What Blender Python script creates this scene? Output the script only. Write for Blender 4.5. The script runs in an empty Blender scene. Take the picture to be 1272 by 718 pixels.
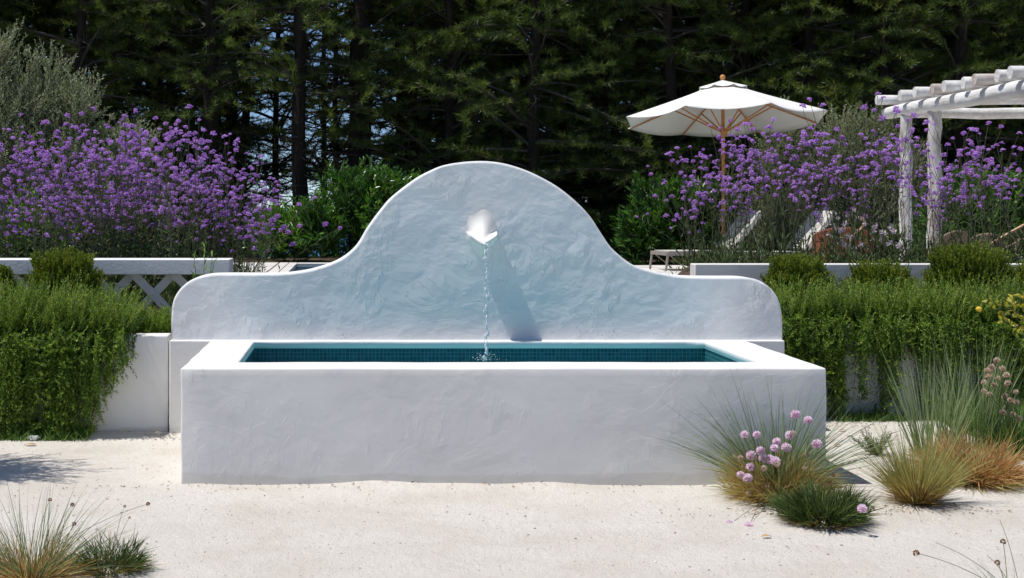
import bpy, bmesh, math
import numpy as np
from mathutils import Vector, Matrix, Euler
PI = math.pi
rad = math.radians
F = 1790.0; XV = 438.0; YV = 258.0; EYE = 1.541
def wx(px, D): return (px - XV) * D / F
def wz(py, D): return EYE - (py - YV) * D / F
def RNG(s): return np.random.default_rng(s)
scene = bpy.context.scene
COL = scene.collection

# ------------------------------------------------------------------ tagging
def tag(o, label=None, cat=None, group=None, kind=None):
    if label: o['label'] = label
    if cat: o['category'] = cat
    if group: o['group'] = group
    if kind: o['kind'] = kind
    return o
def empty(name, loc, rz=0.0, sc=1.0):
    o = bpy.data.objects.new(name, None); COL.objects.link(o)
    o.location = loc; o.rotation_euler = (0, 0, rz)
    o.scale = (sc, sc, sc) if not hasattr(sc, '__len__') else sc
    o.empty_display_size = 0.1
    return o
def inst(name, me, parent=None, loc=(0, 0, 0), rot=(0, 0, 0), sc=1.0):
    o = bpy.data.objects.new(name, me); COL.objects.link(o)
    o.parent = parent; o.location = loc; o.rotation_euler = rot
    o.scale = (sc, sc, sc) if not hasattr(sc, '__len__') else sc
    return o

# ------------------------------------------------------------------ geometry collector
def nrm(a):
    return a / np.maximum(np.linalg.norm(a, axis=-1, keepdims=True), 1e-9)
class Geo:
    def __init__(s):
        s.V = []; s.A = []; s.Fc = []; s.n = 0
    def add(s, verts, faces, v=0.5):
        verts = np.asarray(verts, float).reshape(-1, 3)
        s.V.append(verts)
        a = np.asarray(v, float)
        s.A.append(np.full(len(verts), float(a)) if a.ndim == 0 else a.reshape(-1))
        s.Fc.append(np.asarray(faces, int) + s.n)
        s.n += len(verts)
    def mesh(s, name, mat, smooth=False):
        V = np.concatenate(s.V); A = np.concatenate(s.A)
        me = bpy.data.meshes.new(name)
        starts = []; loops = []; off = 0
        for f in s.Fc:
            m, k = f.shape
            starts.append(off + np.arange(m) * k); loops.append(f.reshape(-1)); off += m * k
        starts = np.concatenate(starts); loops = np.concatenate(loops)
        me.vertices.add(len(V)); me.vertices.foreach_set('co', V.reshape(-1))
        me.loops.add(len(loops)); me.loops.foreach_set('vertex_index', loops)
        me.polygons.add(len(starts)); me.polygons.foreach_set('loop_start', starts)
        me.update(calc_edges=True)
        me.polygons.foreach_set('use_smooth', np.full(len(starts), smooth))
        at = me.attributes.new('v', 'FLOAT', 'POINT'); at.data.foreach_set('value', A)
        for m in (mat if isinstance(mat, (list, tuple)) else [mat]): me.materials.append(m)
        me.validate()
        return me
    # primitives
    def box(s, x0, x1, y0, y1, z0, z1, v=0.5):
        c = [(x0,y0,z0),(x1,y0,z0),(x1,y1,z0),(x0,y1,z0),(x0,y0,z1),(x1,y0,z1),(x1,y1,z1),(x0,y1,z1)]
        s.add(c, [(0,3,2,1),(4,5,6,7),(0,1,5,4),(1,2,6,5),(2,3,7,6),(3,0,4,7)], v)
    def tube(s, pts, rads, sides=8, v=0.5, cap=True, rng=None, jit=0.0):
        pts = np.asarray(pts, float); n = len(pts)
        rads = np.broadcast_to(np.asarray(rads, float), (n,))
        T = nrm(np.gradient(pts, axis=0))
        ref = np.array([0, 0, 1.0]) if abs(T[0][2]) < .9 else np.array([1.0, 0, 0])
        S = nrm(np.cross(T, ref)); U = np.cross(S, T)
        an = np.arange(sides) / sides * 2 * PI
        R = rads[:, None] * (np.ones((n, sides)) if rng is None else 1 + rng.normal(0, jit, (n, sides)))
        ring = pts[:, None] + R[..., None] * (np.cos(an)[None, :, None] * S[:, None] + np.sin(an)[None, :, None] * U[:, None])
        i = np.arange(n - 1)[:, None]; j = np.arange(sides)[None]; j2 = (j + 1) % sides
        q = np.stack([i*sides+j, i*sides+j2, (i+1)*sides+j2, (i+1)*sides+j], -1).reshape(-1, 4)
        base = s.n
        s.add(ring.reshape(-1, 3), q, v)
        if cap:
            for r, fl in ((0, False), (n - 1, True)):
                c = pts[r]; vv = np.vstack([ring[r], c[None]])
                f = [(k, (k+1) % sides, sides) if fl else ((k+1) % sides, k, sides) for k in range(sides)]
                s.add(vv, f, v)
    def tubes(s, P0, P1, P2, r0, r1, n=4, sides=3, v=0.5):
        P0, P1, P2 = [np.asarray(p, float) for p in (P0, P1, P2)]
        m = len(P0); t = np.linspace(0, 1, n)[None, :, None]
        C = (1-t)**2*P0[:, None] + 2*t*(1-t)*P1[:, None] + t*t*P2[:, None]
        T = nrm(np.gradient(C, axis=1))
        ref = np.array([0.37, 0.93, 0.05])
        S = nrm(np.cross(T, ref)); U = np.cross(S, T)
        an = np.arange(sides)/sides*2*PI
        r0 = np.broadcast_to(np.asarray(r0, float), (m,)); r1 = np.broadcast_to(np.asarray(r1, float), (m,))
        r = r0[:, None] + (r1 - r0)[:, None]*np.linspace(0, 1, n)[None]
        ring = C[:, :, None] + r[:, :, None, None]*(np.cos(an)[:, None]*S[:, :, None] + np.sin(an)[:, None]*U[:, :, None])
        b = (np.arange(m)*n*sides)[:, None, None]; i = np.arange(n-1)[None, :, None]; j = np.arange(sides)[None, None]
        j2 = (j+1) % sides
        q = np.stack([b+i*sides+j, b+i*sides+j2, b+(i+1)*sides+j2, b+(i+1)*sides+j], -1).reshape(-1, 4)
        vv = np.repeat(np.broadcast_to(np.asarray(v, float), (m,)), n*sides)
        s.add(ring.reshape(-1, 3), q, vv)
        return C
    def leaves(s, P, Dr, L, W, rng, v, fold=0.18, bias=None):
        P = np.asarray(P, float); m = len(P); Dr = nrm(np.asarray(Dr, float))
        R = rng.normal(size=(m, 3))
        if bias is not None: R = R*0.5 + np.asarray(bias)
        S = nrm(np.cross(Dr, R)); N = np.cross(S, Dr)
        L = np.broadcast_to(np.asarray(L, float), (m,))[:, None]; W = np.broadcast_to(np.asarray(W, float), (m,))[:, None]
        a = P; c = P + Dr*L - N*L*0.08
        b = P + Dr*L*.45 + S*W*.5 + N*W*fold; d = P + Dr*L*.45 - S*W*.5 + N*W*fold
        q = np.arange(m*4).reshape(m, 4)
        s.add(np.stack([a, b, c, d], 1).reshape(-1, 3), q, np.repeat(np.broadcast_to(v, (m,)), 4))
    def needles(s, P, Dr, L, W, rng, v):
        P = np.asarray(P, float); m = len(P); Dr = nrm(Dr)
        S = nrm(np.cross(Dr, rng.normal(size=(m, 3))))
        L = np.broadcast_to(np.asarray(L, float), (m,))[:, None]
        V = np.stack([P - S*W/2, P + S*W/2, P + Dr*L], 1)
        s.add(V.reshape(-1, 3), np.arange(m*3).reshape(m, 3), np.repeat(np.broadcast_to(v, (m,)), 3))
    def blades(s, P, Dr, L, bend, W, rng, v, n=5, vtip=None):
        P = np.asarray(P, float); m = len(P); Dr = nrm(np.asarray(Dr, float)); bend = np.asarray(bend, float)
        t = np.linspace(0, 1, n)[None, :, None]
        L = np.broadcast_to(np.asarray(L, float), (m,))[:, None, None]
        C = P[:, None] + Dr[:, None]*L*t + bend[:, None]*L*t*t
        S = nrm(np.cross(Dr, rng.normal(size=(m, 3))))[:, None]
        w = np.broadcast_to(np.asarray(W, float), (m,))[:, None, None]*.5*(1.0 - 0.93*t**1.6)
        V = np.stack([C - S*w, C + S*w], 2)
        b = (np.arange(m)*n*2)[:, None]; i = np.arange(n-1)[None]*2
        q = np.stack([b+i, b+i+1, b+i+3, b+i+2], -1).reshape(-1, 4)
        v = np.broadcast_to(np.asarray(v, float), (m,))
        if vtip is not None:
            vt = np.broadcast_to(np.asarray(vtip, float), (m,))
            vv = v[:, None] + (vt - v)[:, None]*np.linspace(0, 1, n)[None]
            vv = np.repeat(vv.reshape(-1), 2)
        else: vv = np.repeat(v, n*2)
        s.add(V.reshape(-1, 3), q, vv)
        return C[:, -1]
    def blob(s, c, r, rng=None, jit=0.0, v=0.5, seg=8, rings=6, sq=(1, 1, 1)):
        V = [(0, 0, 1.0)]
        for i in range(1, rings):
            a = PI*i/rings
            for j in range(seg):
                b = 2*PI*j/seg
                V.append((math.sin(a)*math.cos(b), math.sin(a)*math.sin(b), math.cos(a)))
        V.append((0, 0, -1.0)); V = np.array(V)
        if rng is not None: V = V*(1 + rng.normal(0, jit, (len(V), 1)))
        V = V*np.array(sq)*r + np.array(c)
        q = []; tr = []
        for j in range(seg):
            tr.append((0, 1+j, 1+(j+1) % seg))
            for i in range(rings-2):
                a = 1+i*seg+j; b = 1+i*seg+(j+1) % seg
                q.append((a, a+seg, b+seg, b))
            e = 1+(rings-2)*seg
            tr.append((len(V)-1, e+(j+1) % seg, e+j))
        n0 = s.n
        s.add(V, tr, v)
        if q: s.Fc.append(np.array(q)+n0)

def along(C, k, rng):
    """k points + tangents along every polyline of C (m,n,3)"""
    m, n, _ = C.shape
    t = (np.linspace(0.02, .999, k)[None] + rng.uniform(-.4/k, .4/k, (m, k))).clip(0, .999)*(n-1)
    i = t.astype(int); f = (t-i)[..., None]
    I = np.arange(m)[:, None]
    a = C[I, i]; b = C[I, i+1]
    return a+(b-a)*f, nrm(b-a)

def sprigs(G, S, P0, P1, P2, k, L, W, ang, rng, v, r0=.002, r1=.001, taper=.4, bias=None):
    """leafy shoots: stems into S, leaves into G"""
    C = S.tubes(P0, P1, P2, r0, r1, n=5, sides=3, v=.5)
    Q, T = along(C, k, rng); m = len(P0)
    R = nrm(np.cross(T, rng.normal(size=T.shape)))
    D = T*math.cos(ang) + R*math.sin(ang)
    l = np.broadcast_to(L*(1 - taper*np.linspace(0, 1, k)[None]), (m, k))*rng.uniform(.7, 1.2, (m, k))
    vv = (np.broadcast_to(v, (m,))[:, None] + rng.normal(0, .10, (m, k)) + .12*np.linspace(-1, 1, k)[None]).clip(0, 1)
    G.leaves(Q.reshape(-1, 3), D.reshape(-1, 3), l.reshape(-1), W, rng, vv.reshape(-1), bias=bias)

# ------------------------------------------------------------------ materials
def newmat(name):
    m = bpy.data.materials.new(name); m.use_nodes = True
    nt = m.node_tree; nt.nodes.clear()
    out = nt.nodes.new('ShaderNodeOutputMaterial')
    return m, nt, out
def N(nt, typ, **kw):
    n = nt.nodes.new(typ)
    for k, v in kw.items():
        if k in n.inputs: n.inputs[k].default_value = v
        else: setattr(n, k, v)
    return n
def ramp(nt, stops):
    r = nt.nodes.new('ShaderNodeValToRGB'); e = r.color_ramp.elements
    while len(e) < len(stops): e.new(.5)
    for el, (p, c) in zip(e, stops):
        el.position = p; el.color = (*c, 1)
    return r
def foliage(name, stops, trans=.3, rough=.5, spec=.3, rnd=.12):
    m, nt, out = newmat(name); L = nt.links.new
    at = N(nt, 'ShaderNodeAttribute', attribute_name='v')
    oi = N(nt, 'ShaderNodeObjectInfo')
    ma = N(nt, 'ShaderNodeMath', operation='MULTIPLY_ADD'); ma.inputs[1].default_value = rnd; L(oi.outputs['Random'], ma.inputs[0])
    sb = N(nt, 'ShaderNodeMath', operation='SUBTRACT'); L(at.outputs['Fac'], sb.inputs[0]); sb.inputs[1].default_value = rnd/2
    L(sb.outputs[0], ma.inputs[2])
    r = ramp(nt, stops); L(ma.outputs[0], r.inputs[0])
    p = N(nt, 'ShaderNodeBsdfPrincipled', Roughness=rough)
    p.inputs['Specular IOR Level'].default_value = spec
    L(r.outputs[0], p.inputs['Base Color'])
    if trans > 0:
        t = N(nt, 'ShaderNodeBsdfTranslucent'); mx = N(nt, 'ShaderNodeMixShader'); mx.inputs[0].default_value = trans
        hs = N(nt, 'ShaderNodeHueSaturation', Saturation=1.15, Value=1.2); L(r.outputs[0], hs.inputs['Color']); L(hs.outputs[0], t.inputs[0])
        L(p.outputs[0], mx.inputs[1]); L(t.outputs[0], mx.inputs[2]); L(mx.outputs[0], out.inputs[0])
    else: L(p.outputs[0], out.inputs[0])
    return m
def noisy(name, c0, c1, scale=8, rough=.8, bump=.2, bdist=.01, detail=6, stretch=None, spec=.3, bscale=None):
    m, nt, out = newmat(name); L = nt.links.new
    tc = N(nt, 'ShaderNodeTexCoord'); mp = N(nt, 'ShaderNodeMapping')
    if stretch: mp.inputs['Scale'].default_value = stretch
    L(tc.outputs['Object'], mp.inputs[0])
    n = N(nt, 'ShaderNodeTexNoise', Scale=scale, Detail=detail, Roughness=.65); L(mp.outputs[0], n.inputs[0])
    r = ramp(nt, [(.3, c0), (.7, c1)]); L(n.outputs[0], r.inputs[0])
    p = N(nt, 'ShaderNodeBsdfPrincipled', Roughness=rough); p.inputs['Specular IOR Level'].default_value = spec
    L(r.outputs[0], p.inputs['Base Color'])
    n2 = N(nt, 'ShaderNodeTexNoise', Scale=bscale or scale*4, Detail=5); L(mp.outputs[0], n2.inputs[0])
    b = N(nt, 'ShaderNodeBump', Strength=bump, Distance=bdist); L(n2.outputs[0], b.inputs['Height']); L(b.outputs[0], p.inputs['Normal'])
    L(p.outputs[0], out.inputs[0])
    return m

def stucco(name, amp=1.0, base=(.80, .79, .775), dirt=0.5, marks=1.0, splash=False):
    m, nt, out = newmat(name); L = nt.links.new
    ge = N(nt, 'ShaderNodeNewGeometry'); pos = ge.outputs['Position']
    def mapped(sc, rot=(0, 0, 0)):
        mp = N(nt, 'ShaderNodeMapping'); mp.inputs['Scale'].default_value = sc; mp.inputs['Rotation'].default_value = rot
        L(pos, mp.inputs[0]); return mp.outputs[0]
    # soft undulation, overlapping trowel laps (thin crisp edges along contours), drag marks, grain
    def mul(a, k):
        q = N(nt, 'ShaderNodeMath', operation='MULTIPLY'); L(a, q.inputs[0]); q.inputs[1].default_value = k; return q.outputs[0]
    def mulv(a, b_):
        q = N(nt, 'ShaderNodeMath', operation='MULTIPLY'); L(a, q.inputs[0]); L(b_, q.inputs[1]); return q.outputs[0]
    def add(a, b):
        q = N(nt, 'ShaderNodeMath', operation='ADD'); L(a, q.inputs[0]); L(b, q.inputs[1]); return q.outputs[0]
    def noise(vec, sc, det=2, dis=0, ro=.5):
        q = N(nt, 'ShaderNodeTexNoise', Scale=sc, Detail=det, Distortion=dis, Roughness=ro); L(vec, q.inputs[0]); return q.outputs[0]
    def rmp(a, stops):
        q = ramp(nt, [(p_, (c_, c_, c_)) for p_, c_ in stops]); L(a, q.inputs[0]); return q.outputs[0]
    big = noise(mapped((1, 1, 1.3)), 2.6, 4, .3, .55)
    laps1 = rmp(noise(mapped((1, 1, 1.5), (0, rad(25), 0)), 2.1, 3, 1.0), [(0, 0), (.40, .12), (.408, .35), (.50, .45), (.507, .7), (.60, .8), (.61, 1)])
    laps2 = rmp(noise(mapped((1.3, 1, .8), (0, rad(-38), 0)), 4.3, 2, 1.4), [(0, 0), (.45, .2), (.46, .55), (.58, .7), (.592, 1)])
    gate = rmp(noise(mapped((1, 1, 1)), 1.7, 3), [(.44, 0), (.60, 1)])
    gate2 = rmp(noise(mapped((1.2, 1, 1)), 3.1, 2), [(.52, 0), (.62, 1)])
    drag = rmp(noise(mapped((1, 1, .35), (0, rad(48), 0)), 30, 2, .8), [(.60, 0), (.72, 1)])
    fine = noise(pos, 85, 4)
    h = add(add(mul(big, 1.1), add(mulv(laps1, mul(gate, .16*marks)), mulv(laps2, mul(gate2, .14*marks)))), add(mulv(drag, mul(gate2, .07*marks)), mul(fine, .02)))
    b = N(nt, 'ShaderNodeBump', Strength=1.0, Distance=.012*amp); L(h, b.inputs['Height'])
    # colour: faint blotches, dirt near the ground
    cn = N(nt, 'ShaderNodeTexNoise', Scale=2.2, Detail=6, Roughness=.6); L(pos, cn.inputs[0])
    lo = tuple(c*.93 for c in base)
    cr = ramp(nt, [(.35, lo), (.65, base)]); L(cn.outputs[0], cr.inputs[0])
    sx = N(nt, 'ShaderNodeSeparateXYZ'); L(pos, sx.inputs[0])
    dz = N(nt, 'ShaderNodeMath', operation='MULTIPLY_ADD'); L(cn.outputs[0], dz.inputs[0]); dz.inputs[1].default_value = -.11; L(sx.outputs['Z'], dz.inputs[2])
    dr = ramp(nt, [(0.0, (dirt*.6, dirt*.6, dirt*.6)), (.012, (0, 0, 0))]); 
    L(dz.outputs[0], dr.inputs[0])
    mx = N(nt, 'ShaderNodeMix', data_type='RGBA'); L(dr.outputs[0], mx.inputs['Factor']); L(cr.outputs[0], mx.inputs[6]); mx.inputs[7].default_value = (.55, .49, .40, 1)
    colout = mx.outputs[2]
    if splash:   # small dark mould flecks just above the water line and under the spout
        fn = N(nt, 'ShaderNodeTexNoise', Scale=70, Detail=3); L(pos, fn.inputs[0])
        fr = ramp(nt, [(.66, (0, 0, 0)), (.70, (1, 1, 1))]); L(fn.outputs[0], fr.inputs[0])
        gn = N(nt, 'ShaderNodeTexNoise', Scale=5, Detail=2); L(pos, gn.inputs[0])
        g2 = ramp(nt, [(.55, (0, 0, 0)), (.62, (1, 1, 1))]); L(gn.outputs[0], g2.inputs[0])
        zr = ramp(nt, [(.66, (1, 1, 1)), (.95, (0, 0, 0))]); L(sx.outputs['Z'], zr.inputs[0])
        a = N(nt, 'ShaderNodeMath', operation='MULTIPLY'); L(fr.outputs[0], a.inputs[0]); L(g2.outputs[0], a.inputs[1])
        a2 = N(nt, 'ShaderNodeMath', operation='MULTIPLY'); L(a.outputs[0], a2.inputs[0]); L(zr.outputs[0], a2.inputs[1])
        m3 = N(nt, 'ShaderNodeMix', data_type='RGBA'); L(a2.outputs[0], m3.inputs['Factor']); L(colout, m3.inputs[6]); m3.inputs[7].default_value = (.16, .18, .18, 1)
        colout = m3.outputs[2]
    p = N(nt, 'ShaderNodeBsdfPrincipled', Roughness=.75); p.inputs['Specular IOR Level'].default_value = .25
    L(colout, p.inputs['Base Color']); L(b.outputs[0], p.inputs['Normal']); L(p.outputs[0], out.inputs[0])
    return m

def tiles(name, c0, c1, size=.025, grout=(.10, .24, .26)):
    m, nt, out = newmat(name); L = nt.links.new
    tc = N(nt, 'ShaderNodeTexCoord')
    # object coords -> run x+y along the wall, z up
    sx = N(nt, 'ShaderNodeSeparateXYZ'); L(tc.outputs['Object'], sx.inputs[0])
    ad = N(nt, 'ShaderNodeMath', operation='ADD'); L(sx.outputs[0], ad.inputs[0]); L(sx.outputs[1], ad.inputs[1])
    cb = N(nt, 'ShaderNodeCombineXYZ'); L(ad.outputs[0], cb.inputs[0]); L(sx.outputs[2], cb.inputs[1])
    br = N(nt, 'ShaderNodeTexBrick', offset=0.0, Scale=1.0)
    br.inputs['Brick Width'].default_value = size; br.inputs['Row Height'].default_value = size; br.inputs['Mortar Size'].default_value = size*.07
    br.inputs['Color1'].default_value = (*c0, 1); br.inputs['Color2'].default_value = (*c1, 1); br.inputs['Mortar'].default_value = (*grout, 1)
    L(cb.outputs[0], br.inputs[0])
    p = N(nt, 'ShaderNodeBsdfPrincipled', Roughness=.15); L(br.outputs[0], p.inputs['Base Color']); L(p.outputs[0], out.inputs[0])
    return m
def water(name, tint, scale, strength):
    m, nt, out = newmat(name); L = nt.links.new
    tr = N(nt, 'ShaderNodeBsdfTransparent'); tr.inputs[0].default_value = (*tint, 1)
    gl = N(nt, 'ShaderNodeBsdfGlossy', Roughness=.02)
    fr = N(nt, 'ShaderNodeFresnel', IOR=1.33)
    tc = N(nt, 'ShaderNodeTexCoord')
    n = N(nt, 'ShaderNodeTexNoise', Scale=scale, Detail=3, Distortion=.6); L(tc.outputs['Object'], n.inputs[0])
    b = N(nt, 'ShaderNodeBump', Strength=strength, Distance=.02); L(n.outputs[0], b.inputs['Height'])
    L(b.outputs[0], gl.inputs['Normal']); L(b.outputs[0], fr.inputs['Normal'])
    mx = N(nt, 'ShaderNodeMixShader'); L(fr.outputs[0], mx.inputs[0]); L(tr.outputs[0], mx.inputs[1]); L(gl.outputs[0], mx.inputs[2])
    L(mx.outputs[0], out.inputs[0]); return m

M = {}
M['stucco_wall'] = stucco('stucco_wall', 1.5, base=(.79, .80, .80), marks=2.6, splash=True)
M['stucco_basin'] = stucco('stucco_basin', .45, base=(.80, .785, .755), marks=2.4, dirt=.5)
M['stucco_plain'] = stucco('stucco_plain', .35, base=(.80, .785, .75), marks=.5, dirt=.8)
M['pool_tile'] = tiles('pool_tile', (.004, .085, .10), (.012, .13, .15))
M['bounce_tile'] = noisy('cyan_bounce_floor', (.10, .50, .60), (.16, .60, .68), 6, .4, .1)  # pale turquoise chosen to bounce cyan light from the unseen floor onto the wall
M['swim_tile'] = tiles('swim_tile', (.02, .16, .22), (.03, .20, .26), .05)
M['basin_water'] = water('basin_water', (.62, .90, .90), 9, .5)
M['swim_water'] = water('swim_water', (.35, .75, .82), 3, .4)
M['terrace'] = noisy('terrace_stone', (.60, .57, .54), (.72, .70, .67), 3, .75, .15)
M['soil'] = noisy('soil', (.05, .035, .022), (.13, .095, .062), 9, .95, .8, .05)
M['forest_floor'] = noisy('forest_floor', (.022, .017, .010), (.055, .04, .024), 1.2, .95, .8, .1)
M['white_wood'] = noisy('white_painted_wood', (.74, .75, .75), (.86, .86, .85), 12, .6, .3, .006, stretch=(1, 1, 1))
M['white_log'] = noisy('whitewashed_log', (.22, .17, .13), (.80, .79, .77), 13, .75, .7, .012, stretch=(1, 1, .25))
M['log_beam'] = noisy('whitewashed_beam', (.54, .51, .47), (.84, .84, .82), 9, .7, .6, .012, stretch=(1, .2, 1))
M['log_rafter'] = noisy('worn_rafter', (.30, .20, .14), (.72, .69, .65), 7, .75, .7, .012, stretch=(.3, 1, 1))
M['canvas'] = noisy('canvas', (.76, .75, .71), (.82, .81, .77), 5, .85, .25, .01)
M['teak'] = noisy('teak', (.42, .17, .05), (.60, .27, .09), 20, .45, .1, .003)
M['sling'] = noisy('sling_fabric', (.46, .44, .40), (.58, .56, .52), 80, .9, .4, .003)
M['taupe_metal'] = noisy('taupe_metal', (.24, .21, .18), (.33, .29, .25), 20, .5, .05)
M['wicker'] = noisy('wicker', (.12, .085, .055), (.36, .27, .19), 55, .7, .9, .01, stretch=(1, 1, 1))
M['rattan'] = noisy('rattan', (.50, .30, .17), (.70, .48, .30), 40, .5, .4, .005)
M['rust_fabric'] = noisy('rust_fabric', (.16, .055, .03), (.26, .10, .05), 30, .9, .3, .004)
M['cream_fabric'] = noisy('cream_fabric', (.55, .53, .50), (.68, .66, .62), 30, .9, .3, .004)
M['bark'] = noisy('pine_bark', (.010, .008, .006), (.045, .034, .026), 7, .95, 1.0, .04, stretch=(1, 1, .3))
M['twig'] = noisy('bare_twig', (.022, .018, .014), (.11, .095, .08), 2, .9, .3)
M['olive_bark'] = noisy('olive_bark', (.10, .09, .075), (.20, .18, .15), 10, .95, .8, .02, stretch=(1, 1, .3))
M['stem'] = foliage('green_stem', [(0, (.06, .085, .03)), (1, (.12, .15, .05))], 0, .6)
M['verb_stem'] = foliage('verbena_stem', [(0, (.055, .06, .03)), (1, (.11, .12, .06))], 0, .6)
M['pine'] = foliage('pine_needles', [(0, (.016, .034, .008)), (.5, (.080, .120, .022)), (1, (.22, .27, .055))], .25, .5, .35, rnd=.2)
M['olive'] = foliage('olive_leaves', [(0, (.12, .15, .06)), (.5, (.29, .33, .16)), (1, (.50, .54, .34))], .2, .5, .4)
M['oleander'] = foliage('oleander_leaves', [(0, (.014, .045, .008)), (.5, (.075, .19, .025)), (1, (.24, .42, .07))], .25, .36, .5)
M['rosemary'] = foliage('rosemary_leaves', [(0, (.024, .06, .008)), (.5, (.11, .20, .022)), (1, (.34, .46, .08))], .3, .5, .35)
M['globe'] = foliage('myrtle_leaves', [(0, (.035, .07, .008)), (.5, (.13, .19, .016)), (1, (.30, .34, .04))], .3, .5, .35)
M['verb_leaf'] = foliage('verbena_leaves', [(0, (.05, .075, .03)), (.5, (.12, .17, .06)), (1, (.26, .31, .14))], .3, .6)
M['petal'] = foliage('verbena_petals', [(0, (.25, .08, .37)), (.45, (.60, .31, .79)), (1, (.83, .58, .93))], .3, .6, .2, rnd=.3)
M['thrift'] = foliage('thrift_petals', [(0, (.74, .52, .64)), (.5, (.92, .76, .86)), (1, (.97, .90, .94))], .3, .6, .2)
M['dry_head'] = foliage('dry_seed_head', [(0, (.40, .26, .18)), (.5, (.66, .52, .41)), (1, (.84, .75, .66))], .2, .8, .1)
M['rust_head'] = foliage('rust_seed_head', [(0, (.14, .04, .02)), (1, (.34, .13, .06))], .1, .8, .1)
M['blue_grass'] = foliage('grey_green_blades', [(0, (.10, .10, .035)), (.5, (.13, .19, .08)), (1, (.27, .34, .20))], .3, .5, .35)
M['green_grass'] = foliage('green_blades', [(0, (.03, .07, .015)), (.5, (.08, .17, .03)), (1, (.22, .32, .08))], .3, .5, .35)
M['tall_grass'] = foliage('tall_blades', [(0, (.06, .10, .03)), (.5, (.15, .22, .08)), (1, (.34, .42, .20))], .3, .5, .35)
M['straw_grass'] = foliage('straw_blades', [(0, (.16, .08, .03)), (.35, (.42, .26, .09)), (.7, (.40, .36, .13)), (1, (.22, .28, .09))], .3, .6, .3)
M['rust_grass'] = foliage('rust_blades', [(0, (.13, .06, .022)), (.5, (.47, .24, .095)), (.8, (.64, .46, .21)), (1, (.48, .42, .18))], .3, .6, .3)
M['dark_tuft'] = foliage('dark_tuft_leaves', [(0, (.03, .03, .012)), (.4, (.05, .085, .02)), (1, (.19, .26, .06))], .2, .5, .35)
M['citrus'] = foliage('citrus_leaves', [(0, (.10, .15, .02)), (.5, (.32, .34, .04)), (1, (.60, .52, .08))], .35, .4, .4)
M['gaura'] = foliage('gaura_petals', [(0, (.60, .42, .48)), (1, (.85, .78, .78))], .3, .6, .2)
M['lemon'] = noisy('lemon_skin', (.62, .40, .03), (.75, .52, .05), 30, .4, .2, .002)
M['litter'] = foliage('litter', [(0, (.05, .035, .025)), (.6, (.22, .14, .08)), (1, (.45, .28, .12))], .1, .8, .1)
M['yellow_leaf'] = noisy('fallen_leaf', (.45, .25, .08), (.60, .38, .14), 60, .7, .1)
M['paper'] = noisy('paper', (.70, .70, .68), (.80, .80, .78), 30, .8, .2)
M['pebble'] = foliage('pebble', [(0, (.30, .25, .20)), (.4, (.60, .54, .46)), (1, (.74, .70, .63))], 0, .8, .2)

def sand_mat():
    m, nt, out = newmat('pale_sand'); L = nt.links.new
    tc = N(nt, 'ShaderNodeTexCoord'); o = tc.outputs['Object']
    a = N(nt, 'ShaderNodeTexNoise', Scale=1.6, Detail=8, Roughness=.6); L(o, a.inputs[0])
    r = ramp(nt, [(.3, (.68, .62, .54)), (.55, (.77, .725, .655)), (.75, (.80, .765, .71))]); L(a.outputs[0], r.inputs[0])
    g = N(nt, 'ShaderNodeTexNoise', Scale=230, Detail=3, Roughness=.8); L(o, g.inputs[0])
    gr = ramp(nt, [(.28, (.66, .62, .57)), (.45, (1, 1, 1)), (.75, (1.08, 1.08, 1.08))]); L(g.outputs[0], gr.inputs[0])
    mx = N(nt, 'ShaderNodeMix', data_type='RGBA', blend_type='MULTIPLY'); mx.inputs['Factor'].default_value = .85
    L(r.outputs[0], mx.inputs[6]); L(gr.outputs[0], mx.inputs[7])
    # dark grit specks
    v = N(nt, 'ShaderNodeTexVoronoi', Scale=42.0); L(o, v.inputs['Vector'])
    vr = ramp(nt, [(.0, (1, 1, 1)), (.10, (1, 1, 1)), (.14, (0, 0, 0))]); L(v.outputs['Distance'], vr.inputs[0])
    sep = N(nt, 'ShaderNodeSeparateColor'); L(v.outputs['Color'], sep.inputs[0])
    th = N(nt, 'ShaderNodeMath', operation='GREATER_THAN'); L(sep.outputs[0], th.inputs[0]); th.inputs[1].default_value = .80
    mm = N(nt, 'ShaderNodeMath', operation='MULTIPLY'); L(vr.outputs[0], mm.inputs[0]); L(th.outputs[0], mm.inputs[1])
    m2 = N(nt, 'ShaderNodeMix', data_type='RGBA'); L(mm.outputs[0], m2.inputs['Factor']); L(mx.outputs[2], m2.inputs[6]); m2.inputs[7].default_value = (.26, .19, .14, 1)
    p = N(nt, 'ShaderNodeBsdfPrincipled', Roughness=.95); p.inputs['Specular IOR Level'].default_value = .1
    L(m2.outputs[2], p.inputs['Base Color'])
    h1 = N(nt, 'ShaderNodeTexNoise', Scale=14, Detail=6, Roughness=.7); L(o, h1.inputs[0])
    h2 = N(nt, 'ShaderNodeTexNoise', Scale=120, Detail=4, Roughness=.7); L(o, h2.inputs[0])
    h3 = N(nt, 'ShaderNodeMath', operation='MULTIPLY_ADD'); L(h1.outputs[0], h3.inputs[0]); h3.inputs[1].default_value = 2.2; L(h2.outputs[0], h3.inputs[2])
    b = N(nt, 'ShaderNodeBump', Strength=.9, Distance=.014); L(h3.outputs[0], b.inputs['Height']); L(b.outputs[0], p.inputs['Normal'])
    L(p.outputs[0], out.inputs[0]); return m
M['sand'] = sand_mat()
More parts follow.
